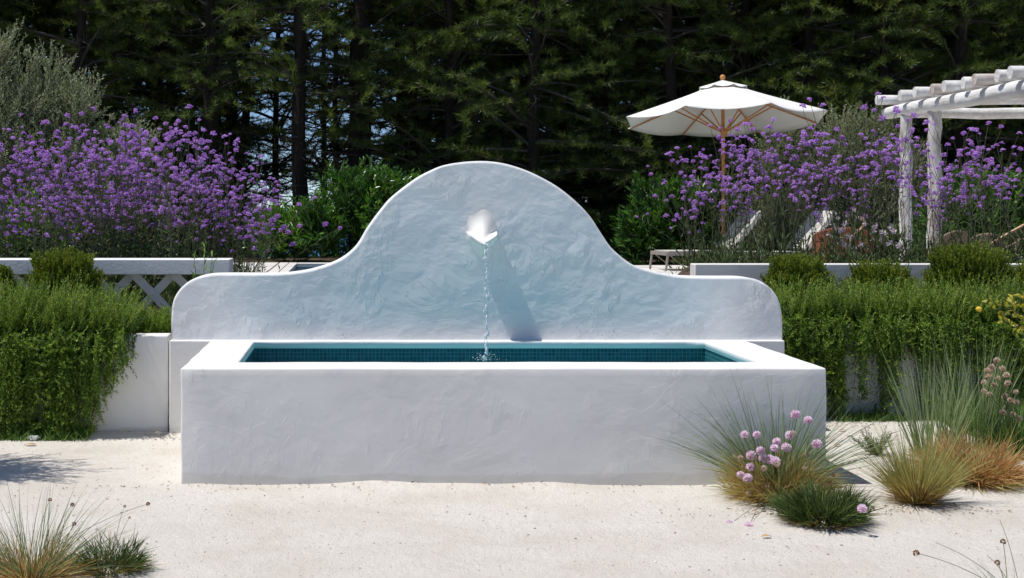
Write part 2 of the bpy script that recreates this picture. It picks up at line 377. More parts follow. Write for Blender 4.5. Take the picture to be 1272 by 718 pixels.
def sea_mat():
    m, nt, out = newmat('sea'); p = N(nt, 'ShaderNodeBsdfPrincipled', Roughness=.7); p.inputs['Specular IOR Level'].default_value = .1
    p.inputs['Base Color'].default_value = (.04, .13, .24, 1)  # diffuse blue painted in place of haze and reflected sky
    tc = N(nt, 'ShaderNodeTexCoord'); n = N(nt, 'ShaderNodeTexNoise', Scale=.05, Detail=6); nt.links.new(tc.outputs['Object'], n.inputs[0])
    b = N(nt, 'ShaderNodeBump', Strength=.5, Distance=2.0); nt.links.new(n.outputs[0], b.inputs['Height']); nt.links.new(b.outputs[0], p.inputs['Normal'])
    nt.links.new(p.outputs[0], out.inputs[0]); return m
M['sea'] = sea_mat()

# ------------------------------------------------------------------ setting: ground sheets
def grid(xs, ys, zf):
    xs = np.asarray(xs, float); ys = np.asarray(ys, float)
    X, Y = np.meshgrid(xs, ys); Z = zf(X, Y)
    V = np.stack([X, Y, Z], -1).reshape(-1, 3); nx = len(xs); ny = len(ys)
    i = np.arange(ny-1)[:, None]*nx; j = np.arange(nx-1)[None]
    q = np.stack([i+j, i+j+1, i+j+1+nx, i+j+nx], -1).reshape(-1, 4)
    return V, q
def sm(a, b, x):
    t = np.clip((x-a)/(b-a), 0, 1); return t*t*(3-2*t)
def wob(X, Y, s=0):
    return (np.sin(X*1.7+s)*np.cos(Y*1.3+2*s) + .6*np.sin(X*3.9+1.1+s)*np.sin(Y*3.1+s) + .35*np.sin(X*8.3+s*3)*np.cos(Y*7.1))*.5
def sand_z(X, Y):
    near = np.exp(-((Y-6)/6.0)**2)
    z = .007*wob(X, Y) * near
    # sand drifted against the foot of the basin
    dr_ = .010 + .010*np.sin(X*2.3+.6) + .007*np.sin(X*5.9+1) + .004*np.sin(X*13.1)
    z = z + np.maximum(dr_, 0)*np.exp(-((Y-8.0)/.13)**2)*sm(-1.2, -.8, X)*(1-sm(2.5, 2.9, X))
    z = z + .018*np.exp(-((Y-9.72)/.16)**2)*(1+np.sin(X*3.1))*(X < -.9)
    # sand level rises gently towards the right-hand planting
    z = z + .05*np.clip((X-2.6)/.8, 0, 1)*np.clip((Y-8.8)/1.4, 0, 1)
    return z
G = Geo()
xs = np.concatenate([np.linspace(-300, -5, 18), np.linspace(-4.8, 6.8, 150), np.linspace(7, 300, 18)])
ys = np.concatenate([np.linspace(-120, 4, 14), np.linspace(4.2, 10.45, 130)])
G.add(*grid(xs, ys, sand_z))
tag(inst('sand_ground', G.mesh('sand_ground', M['sand'], True)), kind='structure')

TZ = .75
def sm(a, b, x):
    t = np.clip((x-a)/(b-a), 0, 1); return t*t*(3-2*t)
def soil_z(X, Y):
    z = .64 + .09*sm(11.0, 11.6, Y)
    z = z + .02*wob(X*1.3, Y*1.3, 2)*(Y < 22)
    # raised planting behind the right-hand kerb
    r = sm(2.55, 2.75, X)*sm(11.05, 11.25, Y)*(1-sm(12.2, 13.6, Y))*(1-sm(9, 10, X))
    z = z + .33*r
    # under the terrace and the swimming pool
    z = np.where((X > -2.7) & (X < 9.6) & (Y > 13.4) & (Y < 20.9), .66, z)
    z = np.where((X > -.95) & (X < 3.45) & (Y > 12.9) & (Y < 20.55), -1.2, z)
    # right of the fountain the bed edge is set back
    z = np.where((X > 2.93) & (Y < 10.44), -.3, z)
    # beyond the terrace the hill falls away
    f = np.clip(Y-24, 0, None)
    return z - .16*f - .0
G = Geo()
xs = np.unique(np.concatenate([np.linspace(-400, -14, 14), np.linspace(-13, 13, 66), [2.90, 2.94, -.96, -.94, 3.44, 3.46], np.linspace(14, 400, 14)]))
ys = np.unique(np.concatenate([np.linspace(9.90, 14, 32), [10.42, 10.46, 12.88, 12.92, 20.54, 20.56], np.linspace(14, 24, 24), [30, 40, 60, 90, 130, 180, 240, 320]]))
G.add(*grid(xs, ys, soil_z))
tag(inst('garden_soil', G.mesh('garden_soil', M['soil'], True)), kind='structure')
G = Geo(); G.add([(-15000, 150, -32), (15000, 150, -32), (15000, 25000, -32), (-15000, 25000, -32)], [(0, 1, 2, 3)])
tag(inst('sea', G.mesh('sea', M['sea'])), kind='structure')  # added plane whose blue colour imitates haze below the horizon

# terrace paving (slabs with joints), swimming pool
G = Geo(); rr = RNG(3)
def slab(x0, x1, y0, y1, n, m):
    dx = (x1-x0)/n; dy = (y1-y0)/m
    for i in range(n):
        for j in range(m):
            G.box(x0+i*dx+.004, x0+(i+1)*dx-.004, y0+j*dy+.004, y0+(j+1)*dy-.004, .67, TZ+rr.normal(0, .0012), .5)
slab(-2.6, -1.065, 12.2, 20.8, 3, 14)
slab(-1.045, -.79, 12.2, 20.8, 1, 12)
slab(-.79, 3.3, 20.4, 20.8, 6, 1)
slab(-.79, 3.3, 12.2, 13.0, 6, 1)
slab(3.3, 9.5, 13.5, 19.8, 9, 9)
tag(inst('terrace_paving', G.mesh('terrace_paving', M['terrace'])), kind='structure')
G = Geo()
x0, x1, y0, y1, zb, zt = -.79, 3.3, 13.0, 20.4, -.7, .70
G.add([(x0,y0,zb),(x1,y0,zb),(x1,y1,zb),(x0,y1,zb),(x0,y0,zt),(x1,y0,zt),(x1,y1,zt),(x0,y1,zt)],
      [(0,1,2,3),(0,4,5,1),(1,5,6,2),(2,6,7,3),(3,7,4,0)])
sp = empty('swimming_pool', (0, 0, 0)); tag(sp, 'blue swimming pool set in the pale paving behind the fountain wall', 'pool')
inst('tile_lining', G.mesh('swim_lining', M['swim_tile']), sp)
G = Geo(); G.add([(x0,y0,.69),(x1,y0,.69),(x1,y1,.69),(x0,y1,.69)], [(0,1,2,3)])
inst('water', G.mesh('swim_water', M['swim_water']), sp)

# ------------------------------------------------------------------ fountain
def catmull(pts, per=8):
    p = np.array(pts, float); out = []
    q = np.vstack([2*p[0]-p[1], p, 2*p[-1]-p[-2]])
    for i in range(1, len(q)-2):
        for t in np.linspace(0, 1, per, endpoint=False):
            a, b, c, d = q[i-1], q[i], q[i+1], q[i+2]
            out.append(.5*((2*b)+(-a+c)*t+(2*a-5*b+4*c-d)*t*t+(-a+3*b-3*c+d)*t**3))
    out.append(p[-1]); return np.array(out)
WY = 9.74
outline_px = [(212.5, 400), (213.5, 382), (217, 369), (225.5, 357), (239, 347), (258, 341.5), (280, 340.3), (320, 340.3), (350, 339.8), (371, 337.8),
  (390, 334), (413, 326.5), (430, 317), (444, 303.5), (457, 282), (474, 259), (488, 243.5), (516, 222), (535, 211.5), (552, 205), (575, 201.2), (598, 200), (618, 201.5),
  (638, 206), (661, 214.5), (690, 230), (715, 249.5), (733.5, 269), (748, 291), (760, 308), (780, 325), (794, 332), (818, 338.5), (841, 342.6),
  (865, 344), (900, 344.3), (925, 344.6), (941, 347.5), (955.5, 356), (966, 369), (971, 385), (972.5, 402)]
oc = catmull(outline_px, 5)
ol = [(wx(a, WY), wz(b, WY)) for a, b in oc]
ol = [(ol[0][0], .63)] + ol + [(ol[-1][0], .63)]
def bevelled(bm, w, seg=3, sel=None):
    edges = [e for e in bm.edges if (sel is None or sel(e))]
    bmesh.ops.bevel(bm, geom=edges, offset=w, segments=seg, profile=.5, affect='EDGES', clamp_overlap=True)
def bm_obj(bm, name, mat, parent=None, smooth_small=True):
    bmesh.ops.recalc_face_normals(bm, faces=bm.faces)
    me = bpy.data.meshes.new(name)
    if smooth_small:
        for f in bm.faces: f.smooth = f.calc_area() < .02
    bm.to_mesh(me); bm.free(); me.materials.append(mat)
    return inst(name, me, parent)
fount = empty('fountain', (.84, 8.8, 0)); tag(fount, 'white plastered fountain with curved back wall, spout and long rectangular basin', 'fountain')
FO = Vector((.84, 8.8, 0))
def fpart(o):
    o.parent = fount; o.location = -FO; return o
bm = bmesh.new()
fv = [bm.verts.new((x, WY, z)) for x, z in ol]
bv = [bm.verts.new((x, WY+.24, z)) for x, z in ol]
bm.faces.new(fv); bm.faces.new(bv[::-1])
n = len(ol)
for i in range(n):
    j = (i+1) % n; bm.faces.new((fv[i], bv[i], bv[j], fv[j]))
bmesh.ops.recalc_face_normals(bm, faces=bm.faces)
fe = set()
for e in bm.edges:
    ys_ = [v.co.y for v in e.verts]; zs_ = [v.co.z for v in e.verts]
    if abs(ys_[0]-ys_[1]) < 1e-5 and max(zs_) > .64: fe.add(e)
bevelled(bm, .016, 3, lambda e: e in fe)
for f in bm.faces: f.smooth = abs(f.normal.y) < .99
# triangulate the large faces cleanly
fpart(bm_obj(bm, 'curved_back_wall', M['stucco_wall'], smooth_small=False))
# plinth under the wall
def rbox(name, x0, x1, y0, y1, z0, z1, mat, bev=.012, parent=None, jit=0.0, seg=3, cuts=0):
    bm = bmesh.new()
    c = [bm.verts.new(p) for p in [(x0,y0,z0),(x1,y0,z0),(x1,y1,z0),(x0,y1,z0),(x0,y0,z1),(x1,y0,z1),(x1,y1,z1),(x0,y1,z1)]]
    for f in [(0,3,2,1),(4,5,6,7),(0,1,5,4),(1,2,6,5),(2,3,7,6),(3,0,4,7)]: bm.faces.new([c[k] for k in f])
    bevelled(bm, bev, seg)
    return bm_obj(bm, name, mat, parent)
fpart(rbox('plinth', wx(210, 9.7), wx(975, 9.7), 9.70, 10.32, -.15, .648, M['stucco_basin'], .01))
# basin ring: an open box with thick walls, plaster down to z=.60 inside, tile lining below
X0, X1, Y0, Y1 = -.954, 2.632, 8.0, 9.695
XI0, XI1, YI0, YI1 = -.656, 2.345, 8.325, 9.615
ZR = .65
bm = bmesh.new()
def ring(x0, x1, y0, y1, z): return [bm.verts.new(p) for p in ((x0,y0,z),(x1,y0,z),(x1,y1,z),(x0,y1,z))]
a = ring(X0, X1, Y0, Y1, -.15); b = ring(X0, X1, Y0, Y1, ZR); c = ring(XI0, XI1, YI0, YI1, ZR); d = ring(XI0, XI1, YI0, YI1, .603)
e = ring(XI0-.012, XI1+.012, YI0-.012, YI1+.012, .603)
for lo, hi in ((a, b), (b, c), (c, d), (d, e)):
    for i in range(4):
        j = (i+1) % 4; bm.faces.new((lo[i], lo[j], hi[j], hi[i]))
be = [ed for ed in bm.edges if all(abs(v.co.z-ZR) < 1e-5 for v in ed.verts) and len(ed.link_faces) == 2 and
      any(abs(f.normal.z) < .5 for f in ed.link_faces if (f.normal_update() or True))] + \
     [ed for ed in bm.edges if abs(ed.verts[0].co.z-ed.verts[1].co.z) > .5 and len(ed.link_faces) == 2]
bmesh.ops.bevel(bm, geom=list(set(be)), offset=.011, segments=3, profile=.5, affect='EDGES', clamp_overlap=True)
long_ = [ed for ed in bm.edges if ed.calc_length() > .25]
bmesh.ops.subdivide_edges(bm, edges=long_, cuts=22, use_grid_fill=True)
for v in bm.verts:
    p = v.co
    w_ = .0012*(math.sin(p.x*5.1+p.z*3)+.6*math.sin(p.x*13.7+p.y*9)+.4*math.sin(p.y*21+p.x*2))
    if p.z > .62: p.z += w_*.8
    if p.y < 8.1: p.y += w_*1.1
    if p.x < -.9 or p.x > 2.6: p.x += .0018*math.sin(p.y*11+p.z*17)
fpart(bm_obj(bm, 'basin', M['stucco_basin']))
G = Geo()
x0, x1, y0, y1 = XI0-.006, XI1+.006, YI0-.006, YI1+.006; zb, zt = .08, .602
G.add([(x0,y0,zb),(x1,y0,zb),(x1,y1,zb),(x0,y1,zb),(x0,y0,zt),(x1,y0,zt),(x1,y1,zt),(x0,y1,zt)],
      [(0,4,5,1),(1,5,6,2),(2,6,7,3),(3,7,4,0)])
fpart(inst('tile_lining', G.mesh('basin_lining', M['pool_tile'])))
G = Geo(); G.add([(x0,y0,zb),(x1,y0,zb),(x1,y1,zb),(x0,y1,zb)], [(0,1,2,3)]); fpart(inst('basin_floor', G.mesh('basin_floor', M['bounce_tile'])))  # floor is out of view; its pale colour is added as a cyan reflector
G = Geo(); G.add(*grid(np.linspace(x0+.001, x1-.001, 90), np.linspace(y0+.001, y1-.001, 40),
    lambda X, Y: .528 + .0035*np.sin(np.hypot(X-wx(603, 9.52), Y-9.52)*70)*np.exp(-np.hypot(X-wx(603, 9.52), Y-9.52)*2.2)))
fpart(inst('water', G.mesh('basin_water', M['basin_water'], True)))
# spout: plaster hood that flares out of the wall into a V-shaped lip
SX = wx(601, WY-.2); P = .152
def spout():
    bm = bmesh.new(); nu, nv = 25, 22
    def zl(u): return 1.304 + .058*abs(u)**1.25 + (.004 if u > 0 else 0)
    def row(s, under, off):
        r = []
        for i in range(nu):
            u = -1 + 2*i/(nu-1)
            hw = .088*(1 + .55*s) if not under else .094*(1 - .3*s)
            x = SX + u*hw + (.006*u if u > 0 else 0)
            if not under:
                k = (1-s)**1.95
                edge = (1 - min(1.0, s/.12)) + min(1.0, s/.12)*(math.cos(abs(u)*PI)*.5+.5)
                y = WY - P*k*edge + .003*abs(u)
                z = zl(u*(1-s)) + s*.205 + (1-abs(u))*.022*min(1.0, s/.18) + .01*math.sin(u*5)*s
                if s > .98: y = WY+.006
            else:
                y = WY - P*(1-s) + (.01 if s > .98 else 0)
                z = zl(u) - off - s*.06 - .02*s*(1-abs(u))
            r.append(bm.verts.new((x, y, z)))
        return r
    rows = [row(s, False, 0) for s in np.linspace(1, 0, nv)]
    # lip thickness
    lip = []
    for v in rows[-1]:
        lip.append(bm.verts.new((v.co.x, v.co.y-.004, v.co.z-.008)))
    lip2 = [bm.verts.new((v.co.x, v.co.y+.002, v.co.z-.022)) for v in rows[-1]]
    rows += [lip, lip2]
    rows += [row(s, True, .024) for s in np.linspace(.08, 1, 8)]
    for a, b in zip(rows[:-1], rows[1:]):
        for i in range(nu-1): bm.faces.new((a[i], a[i+1], b[i+1], b[i]))
    # side closures
    for k in (0, nu-1):
        m = len(rows)
        c = bm.verts.new((rows[0][k].co.x*.3+rows[nv-1][k].co.x*.7, WY+.006, rows[nv-1][k].co.z+.02))
        for a, b in zip(rows[:-1], rows[1:]): bm.faces.new((a[k], b[k], c))
    for f in bm.faces: f.smooth = True
    return bm
fpart(bm_obj(spout(), 'spout', M['stucco_plain'], smooth_small=False))
# falling water: broken strand, drops and splash
def glassy():
    m, nt, out = newmat('falling_water'); p = N(nt, 'ShaderNodeBsdfPrincipled', Roughness=.05, IOR=1.33)
    p.inputs['Transmission Weight'].default_value = .35; p.inputs['Base Color'].default_value = (.92, .96, .98, 1)
    p.inputs['Specular IOR Level'].default_value = 1.0
    nt.links.new(p.outputs[0], out.inputs[0]); return m
M['fall'] = glassy()
r = RNG(5); sxx = wx(604, 9.52); sy = 9.515
jet = empty('water_jet', (sxx, sy, .53)); tag(jet, 'thin broken stream of water falling from the plaster spout into the basin', 'water stream')
JO = Vector((sxx, sy, .53))
def jp(o): o.parent = jet; o.location = -JO; return o
zz = np.linspace(1.303, 1.20, 16)
for o_ in (-.009, .004, .010):
    G = Geo(); pts = [(sxx+o_*(1-k/16)+r.normal(0, .0022), sy-.002*k/4+r.normal(0, .002), z) for k, z in enumerate(zz)]
    G.tube(pts, np.linspace(.0075, .003, 16)*(1+r.normal(0, .25, 16)), 7); jp(inst('strand', G.mesh('strand', M['fall'], True)))
G = Geo(); z = 1.24
while z > .54:
    rr_ = abs(r.normal(.0045, .0025))+.002
    G.blob((sxx+r.normal(0, .006)*(1+(1.2-z)), sy+r.normal(0, .004), z), rr_, r, .08, seg=7, rings=5, sq=(1, 1, r.uniform(1.1, 3.0)))
    z -= r.uniform(.004, .032)
for k in range(90):
    a = r.uniform(0, 2*PI); d_ = abs(r.normal(0, .05)); h = abs(r.normal(0, .02))
    G.blob((sxx+d_*math.cos(a), sy+d_*math.sin(a)*.6, .533+h), r.uniform(.0018, .0042), None, seg=5, rings=4)
for k in range(60):
    G.blob((sxx+r.normal(0, .018), sy+r.normal(0, .012), r.uniform(.55, 1.25)), r.uniform(.001, .0026), None, seg=5, rings=4)
jp(tag(inst('droplets', G.mesh('droplets', M['fall'], True)), kind='stuff'))

# ------------------------------------------------------------------ retaining walls, kerb, lattice fence
o = rbox('retaining_wall', -20, wx(209, 9.76), 9.755, 9.94, -.15, wz(416.5, 9.76), M['stucco_plain'], .012)
tag(o, 'low white garden wall left of the fountain under trailing rosemary', 'wall')
G2 = bmesh.new()
pts = [(2.60, 10.33), (2.60, 10.50), (20, 10.50), (20, 10.335)]
lo = [G2.verts.new((x, y, -.15)) for x, y in pts]; hi = [G2.verts.new((x, y, .72)) for x, y in pts]
G2.faces.new(lo); G2.faces.new(hi[::-1])
for i in range(4):
    j = (i+1) % 4; G2.faces.new((lo[i], lo[j], hi[j], hi[i]))
bevelled(G2, .01, 2)
o = bm_obj(G2, 'retaining_wall', M['stucco_plain']); tag(o, 'low white garden wall right of the fountain behind hanging rosemary', 'wall')
o = rbox('planter_kerb', wx(863, 11.2), 12.5, 11.2, 11.36, .6, wz(328, 11.2), M['stucco_plain'], .008)
tag(o, 'low white kerb wall in front of the right-hand verbena bed', 'wall')
fence = empty('lattice_fence', (-2, 11.1, .65)); tag(fence, 'white wooden rail fence with crossed lattice slats below the left verbena', 'fence')
def fp(o, O=Vector((-2, 11.1, .65)), par=None):
    o.parent = par or fence; o.location = -O; return o
zt, zb = wz(322.5, 11), wz(341, 11)
fp(rbox('top_rail', -3.6, wx(285, 11), 11.0, 11.36, zb, zt, M['white_wood'], .005))
fp(rbox('bottom_rail', -3.6, wx(285, 11), 11.12, 11.18, .64, .70, M['white_wood'], .004))
for k in range(12):
    xa = wx(165, 11.1) - .313*k + .313*2
    for sgn in (1, -1):
        x_b = xa + sgn*.36
        if max(xa, x_b) > wx(285, 11)+.02: continue
        y = 11.10 if sgn > 0 else 11.13
        dx = x_b-xa; dz = .66-zb+.0; l = math.hypot(dx, dz); px_, pz_ = -dz/l*.032, dx/l*.032
        G = Geo(); c = []
        for yy in (y, y+.022):
            c += [(xa+px_, yy, zb+.004+pz_), (xa-px_, yy, zb+.004-pz_), (x_b-px_, yy, .66-pz_), (x_b+px_, yy, .66+pz_)]
        G.add(c, [(0,1,2,3),(7,6,5,4),(0,4,5,1),(1,5,6,2),(2,6,7,3),(3,7,4,0)])
        fp(inst('slat', G.mesh('slat', M['white_wood'])))

# ------------------------------------------------------------------ plants: generic shrub
def shrub_geo(seed, blobs, ntw, tl, k, L, W, up, ang, r0=.004, r1=.0015, shell=.55, vb=.5, bias=None, vspread=.16, wood=None):
    r = RNG(seed); G = Geo(); S = wood or Geo()
    vol = np.array([b[3]*b[4]*b[5] for b in blobs])**.7; vol = vol/vol.sum()
    ids = r.choice(len(blobs), ntw, p=vol); B = np.array(blobs)[ids]
    d = nrm(r.normal(size=(ntw, 3))); d[:, 2] = np.where(d[:, 2] < -.55, -d[:, 2], d[:, 2])
    u = shell + (1-shell)*r.uniform(0, 1, ntw)**.7
    lump = 1 + .13*np.sin(d[:, 0]*7+ids)*np.cos(d[:, 1]*6+ids*2) + .08*np.sin(d[:, 2]*11)
    Pt = B[:, :3] + d*B[:, 3:6]*(u*lump)[:, None]
    t = nrm(d + np.array([0, 0, up]) + r.normal(0, .35, (ntw, 3)))
    ln = tl*r.uniform(.6, 1.3, ntw)[:, None]
    P0 = Pt - t*ln*.7; P2 = Pt + t*ln*.3
    P1 = (P0+P2)/2 + nrm(r.normal(size=(ntw, 3)))*ln*.12
    v = (vb + r.normal(0, vspread, ntw)).clip(0, 1)
    sprigs(G, S, P0, P1, P2, k, L, W, ang, r, v, r0, r1, bias=bias)
    return G, S
def woody(S, r, base, blobs, r0=.05, n=3):
    for b in blobs:
        for _ in range(n):
            e = np.array(b[:3]) + nrm(r.normal(size=3))*np.array(b[3:6])*.5
            m_ = (np.array(base)+e)/2 + r.normal(0, .12, 3)
            S.tubes([base], [m_], [e], r0*r.uniform(.5, 1), .006, n=8, sides=7)

def plant(name, loc, leafG, woodG, leafM, woodM, label, cat, group=None, leafname='foliage', woodname='stems', rz=0, sc=1):
    e_ = empty(name, loc, rz, sc); tag(e_, label, cat, group)
    inst(leafname, leafG.mesh(name+'_'+leafname, leafM), e_)
    if woodG is not None and woodG.n: inst(woodname, woodG.mesh(name+'_'+woodname, woodM, True), e_)
    return e_

# ------------------------------------------------------------------ pines
def pine_meshes(seed, H, r_trunk, zlow, nlow, tl_low, bare=20, dense=1.0, cw=2.3):
    r = RNG(seed); T = Geo(); Bn = Geo(); Nd = Geo()
    k = 14; zz = np.linspace(-.6, H, k)
    px_ = np.cumsum(r.normal(0, .035, k)); py_ = np.cumsum(r.normal(0, .035, k)); px_ -= px_[1]; py_ -= py_[1]
    T.tube(np.stack([px_, py_, zz], 1), r_trunk*(1-.85*np.linspace(0, 1, k)**1.1), 12, rng=r, jit=.05)
    def ax(z): return np.stack([np.interp(z, zz, px_), np.interp(z, zz, py_), z], -1)
    def limbs(n, z0, z1, lf, droop, tufts, nn, nl, nw, sub=4):
        z = r.uniform(z0, z1, n); az = r.uniform(0, 2*PI, n); ln = lf(z)*r.uniform(.65, 1.2, n)
        P0 = ax(z); out = np.stack([np.cos(az), np.sin(az), np.zeros(n)], 1)
        P2 = P0 + out*ln[:, None] + np.array([0, 0, 1])*(ln*r.uniform(-.35, .60, n)-droop)[:, None]
        P1 = (P0+P2)/2 + np.array([0, 0, 1])*(ln*.12)[:, None] + r.normal(0, .1, (n, 3))
        C = Bn.tubes(P0, P1, P2, .010+.011*ln, .004, n=7, sides=5)
        # side twigs
        Q, Tn = along(C[:, 1:], sub, r); Q = Q.reshape(-1, 3); Tn = Tn.reshape(-1, 3); m = len(Q)
        lat = nrm(np.cross(Tn, [0, 0, 1.0]))*np.sign(r.normal(size=(m, 1)))
        dl = np.repeat(ln, sub)*r.uniform(.18, .42, m)
        E = Q + nrm(Tn*.8+lat+r.normal(0, .25, (m, 3)))*dl[:, None]
        C2 = Bn.tubes(Q, (Q+E)/2+r.normal(0, .03, (m, 3)), E, .006, .003, n=5, sides=3)
        Q2, T2 = along(C2[:, 1:], tufts, r)
        Q3, T3 = along(C[:, 3:], tufts*2, r)
        Pt = np.concatenate([Q2.reshape(-1, 3), Q3.reshape(-1, 3)]); Tt = np.concatenate([T2.reshape(-1, 3), T3.reshape(-1, 3)])
        m = len(Pt); v = (r.normal(.5, .17, m)).clip(0, 1)
        Pn = np.repeat(Pt, nn, 0); Tt = np.repeat(Tt, nn, 0)
        Dn = nrm(Tt*.9 + nrm(r.normal(size=Pn.shape))*1.0 + np.array([0, 0, .3]))
        Pn = Pn + Tt*r.uniform(-.05, .05, (len(Pn), 1))
        Nd.needles(Pn, Dn, nl*r.uniform(.7, 1.2, len(Pn)), nw, r, np.repeat(v, nn))
    if nlow: limbs(nlow, zlow, 5.2, lambda z: 2.3-.25*(z-1), .15, tl_low, 26, .12, .011)
    limbs(int(46*dense), 5.2, H-.3, lambda z: cw*(1-(z-5)/(H-4.6))**.8+.4, 0, 3, 12, .24, .045, sub=3)
    # bare dead twigs low on the trunk
    n = bare; z = r.uniform(.8, 4.8, n); az = r.uniform(0, 2*PI, n); ln = r.uniform(.4, 1.7, n)
    P0 = ax(z); out = np.stack([np.cos(az), np.sin(az), r.uniform(-.35, .35, n)], 1); P2 = P0+out*ln[:, None]
    C = Bn.tubes(P0, (P0+P2)/2+r.normal(0, .14, (n, 3)), P2, .012, .003, n=7, sides=4)
    Q, Tn = along(C[:, 2:], 5, r); Q = Q.reshape(-1, 3); E = Q+nrm(Tn.reshape(-1, 3)*.6+r.normal(0, .7, Q.shape))*r.uniform(.12, .5, (len(Q), 1))
    Bn.tubes(Q, (Q+E)/2+r.normal(0, .03, Q.shape), E, .005, .002, n=4, sides=3)
    i = str(seed)
    return (T.mesh('pine_trunk_mesh', M['bark'], True), Bn.mesh('pine_limb_mesh', M['twig'], True), Nd.mesh('pine_needle_mesh', M['pine']))
PV = {'front': [pine_meshes(11, 8.5, .12, .9, 62, 5, 14, .7, 1.3), pine_meshes(12, 9.0, .13, .5, 70, 5, 12, .7, 1.3)],
      'dense': [pine_meshes(13, 9.8, .17, .4, 52, 4, 6), pine_meshes(14, 9.2, .16, .2, 56, 4, 6)],
      'open':  [pine_meshes(15, 9.6, .15, 2.2, 26, 4, 40, .6, 1.5), pine_meshes(16, 10, .19, 2.6, 24, 4, 36, .6, 1.5)]}
def pine(kind, i, px, D, s=1.0, rz=0.0, label=None, group=None, flare=1.0):
    t, b, n_ = PV[kind][i]
    x = wx(px, D); z = float(soil_z(np.array(x), np.array(D)))
    e_ = empty('pine_tree', (x, D, z), rz, s); tag(e_, label or 'dark pine tree in the dense wood behind the terrace', 'tree', group or 'pines of the dark wood behind the terrace')
    inst('trunk', t, e_, sc=(flare, flare, 1)); inst('limbs', b, e_); inst('crown', n_, e_)
r = RNG(77)
pine('open', 0, 373, 23.6, 1.0, .4, 'pine with a straight dark trunk in the sky gap right of the left verbena', flare=.95)
pine('open', 1, 449, 24.6, 1.0, 2.0, 'pine with the thickest black trunk, left of the fountain dome', flare=1.25)
pine('open', 0, 417, 27.0, .95, 3.3, 'slim pine trunk between the straight dark trunk and the thick black one', flare=.5)
pine('open', 1, 263, 24.2, 1.0, 5.0, 'pine with a grey trunk and pale bare branches above the left verbena', flare=.75)
pine('front', 0, 100, 24.0, 1.0, 1.0); pine('front', 1, -60, 24.5, 1.05, 2.5); pine('front', 1, 190, 26.5, 1.0, .2)
pine('front', 0, 560, 24.2, 1.0, 3.0); pine('front', 1, 660, 23.5, 1.0, 4.1); pine('front', 0, 745, 24.6, 1.05, 5.2)
pine('front', 1, 835, 23.4, 1.0, .9); pine('front', 0, 925, 24.4, 1.0, 2.2); pine('front', 1, 1015, 23.6, 1.05, 1.5)
pine('front', 0, 1100, 23.2, 1.0, 0.1); pine('front', 1, 1190, 22.6, 1.0, 3.7); pine('front', 0, 1275, 23.4, 1.0, 4.9)
pine('front', 1, 505, 26.0, 1.0, 5.9); pine('front', 0, 1360, 23.0, 1.0, 2.9); pine('front', 0, -170, 23.5, 1.0, .5)
pine('front', 1, -280, 23.8, 1.0, 1.5); pine('front', 0, -390, 24.4, 1.0, 2.5); pine('front', 1, 1460, 23.6, 1.0, 3.5)
def rows(kind, D, lo, hi, step):
    p_ = lo
    while p_ < hi:
        if not (322 < p_ < 470):
            pine(kind, int(r.integers(0, 2)), p_+r.uniform(-12, 12), D+r.uniform(-.8, .8), r.uniform(.95, 1.15), r.uniform(0, 6.28),
                 'tall dark pine deep inside the wood, its needles hanging low to the ground', 'pines deep inside the wood')
        p_ += step
rows('dense', 27.5, 500, 1420, 62)
rows('dense', 27.8, -150, 325, 72)
rows('dense', 31.0, -170, 285, 62)
rows('dense', 31.0, 515, 1400, 56)
rows('dense', 35.0, -170, 270, 60)
rows('dense', 35.0, 530, 1400, 60)
rows('open', 33.0, 300, 470, 400)
# a pair of far open pines seen through the gap
pine('open', 0, 345, 29.5, 1.1, 1.2, 'distant thin pine in the sky gap left of the straight trunk', flare=.5)
pine('open', 1, 405, 33.0, 1.1, 4.2, 'far thin pine half hidden in the sky gap between the trunks', flare=.4)

# ------------------------------------------------------------------ olives, oleanders, other shrubs
def olive(loc, seed, blobs, ntw, label, base_r=.09, group=None):
    r_ = RNG(seed); W_ = Geo()
    woody(W_, r_, (0, 0, 0), blobs, base_r, 3)
    G_, S_ = shrub_geo(seed, blobs, ntw, .42, 26, .058, .012, .9, rad(42), .004, .0015, .35, .5, wood=W_)
    return plant('olive_tree', loc, G_, S_, M['olive'], M['olive_bark'], label, 'tree', group, 'crown', 'trunk')
D = 15.5
olive((wx(45, D), D, .72), 21, [(-.35, 0, 1.45, .75, .6, .85), (.25, .1, 1.15, .75, .6, .7), (.75, 0, .95, .55, .5, .5), (-.50, 0, 2.25, .38, .35, .62), (.05, .1, 2.1, .36, .3, .46), (.45, 0, 1.85, .32, .3, .40), (1.0, 0, 1.35, .36, .3, .42)],
      1800, 'silver-green olive tree rising behind the left verbena')
D = 20.6
olive((wx(1040, D), D, .72), 22, [(-.75, 0, 1.55, .45, .4, .85), (-.1, 0, 1.4, .6, .5, .88), (.5, 0, 1.45, .5, .4, .9), (1.0, 0, 1.1, .45, .4, .7), (-.85, 0, .6, .55, .4, .6), (.2, 0, .6, 1.0, .5, .6)],
      1500, 'silver-green olive shrub between the parasol and the pergola')
olive((-3.75, 8.15, 0), 23, [(.3, .15, 2.5, .85, .55, .5), (-.3, 0, 2.9, .7, .6, .6), (.62, .1, 2.0, .45, .35, .3)], 1100,
      'olive tree outside the left edge of the view, shading the sand')
def oleander(px, D, seed, blobs, ntw, label, vb=.5):
    G_, S_ = shrub_geo(seed, blobs, int(ntw*.75), .5, 18, .17, .034, .9, rad(42), .006, .003, .45, vb, vspread=.2)
    plant('oleander_bush', (wx(px, D), D, .72), G_, S_, M['oleander'], M['stem'], label, 'bush')
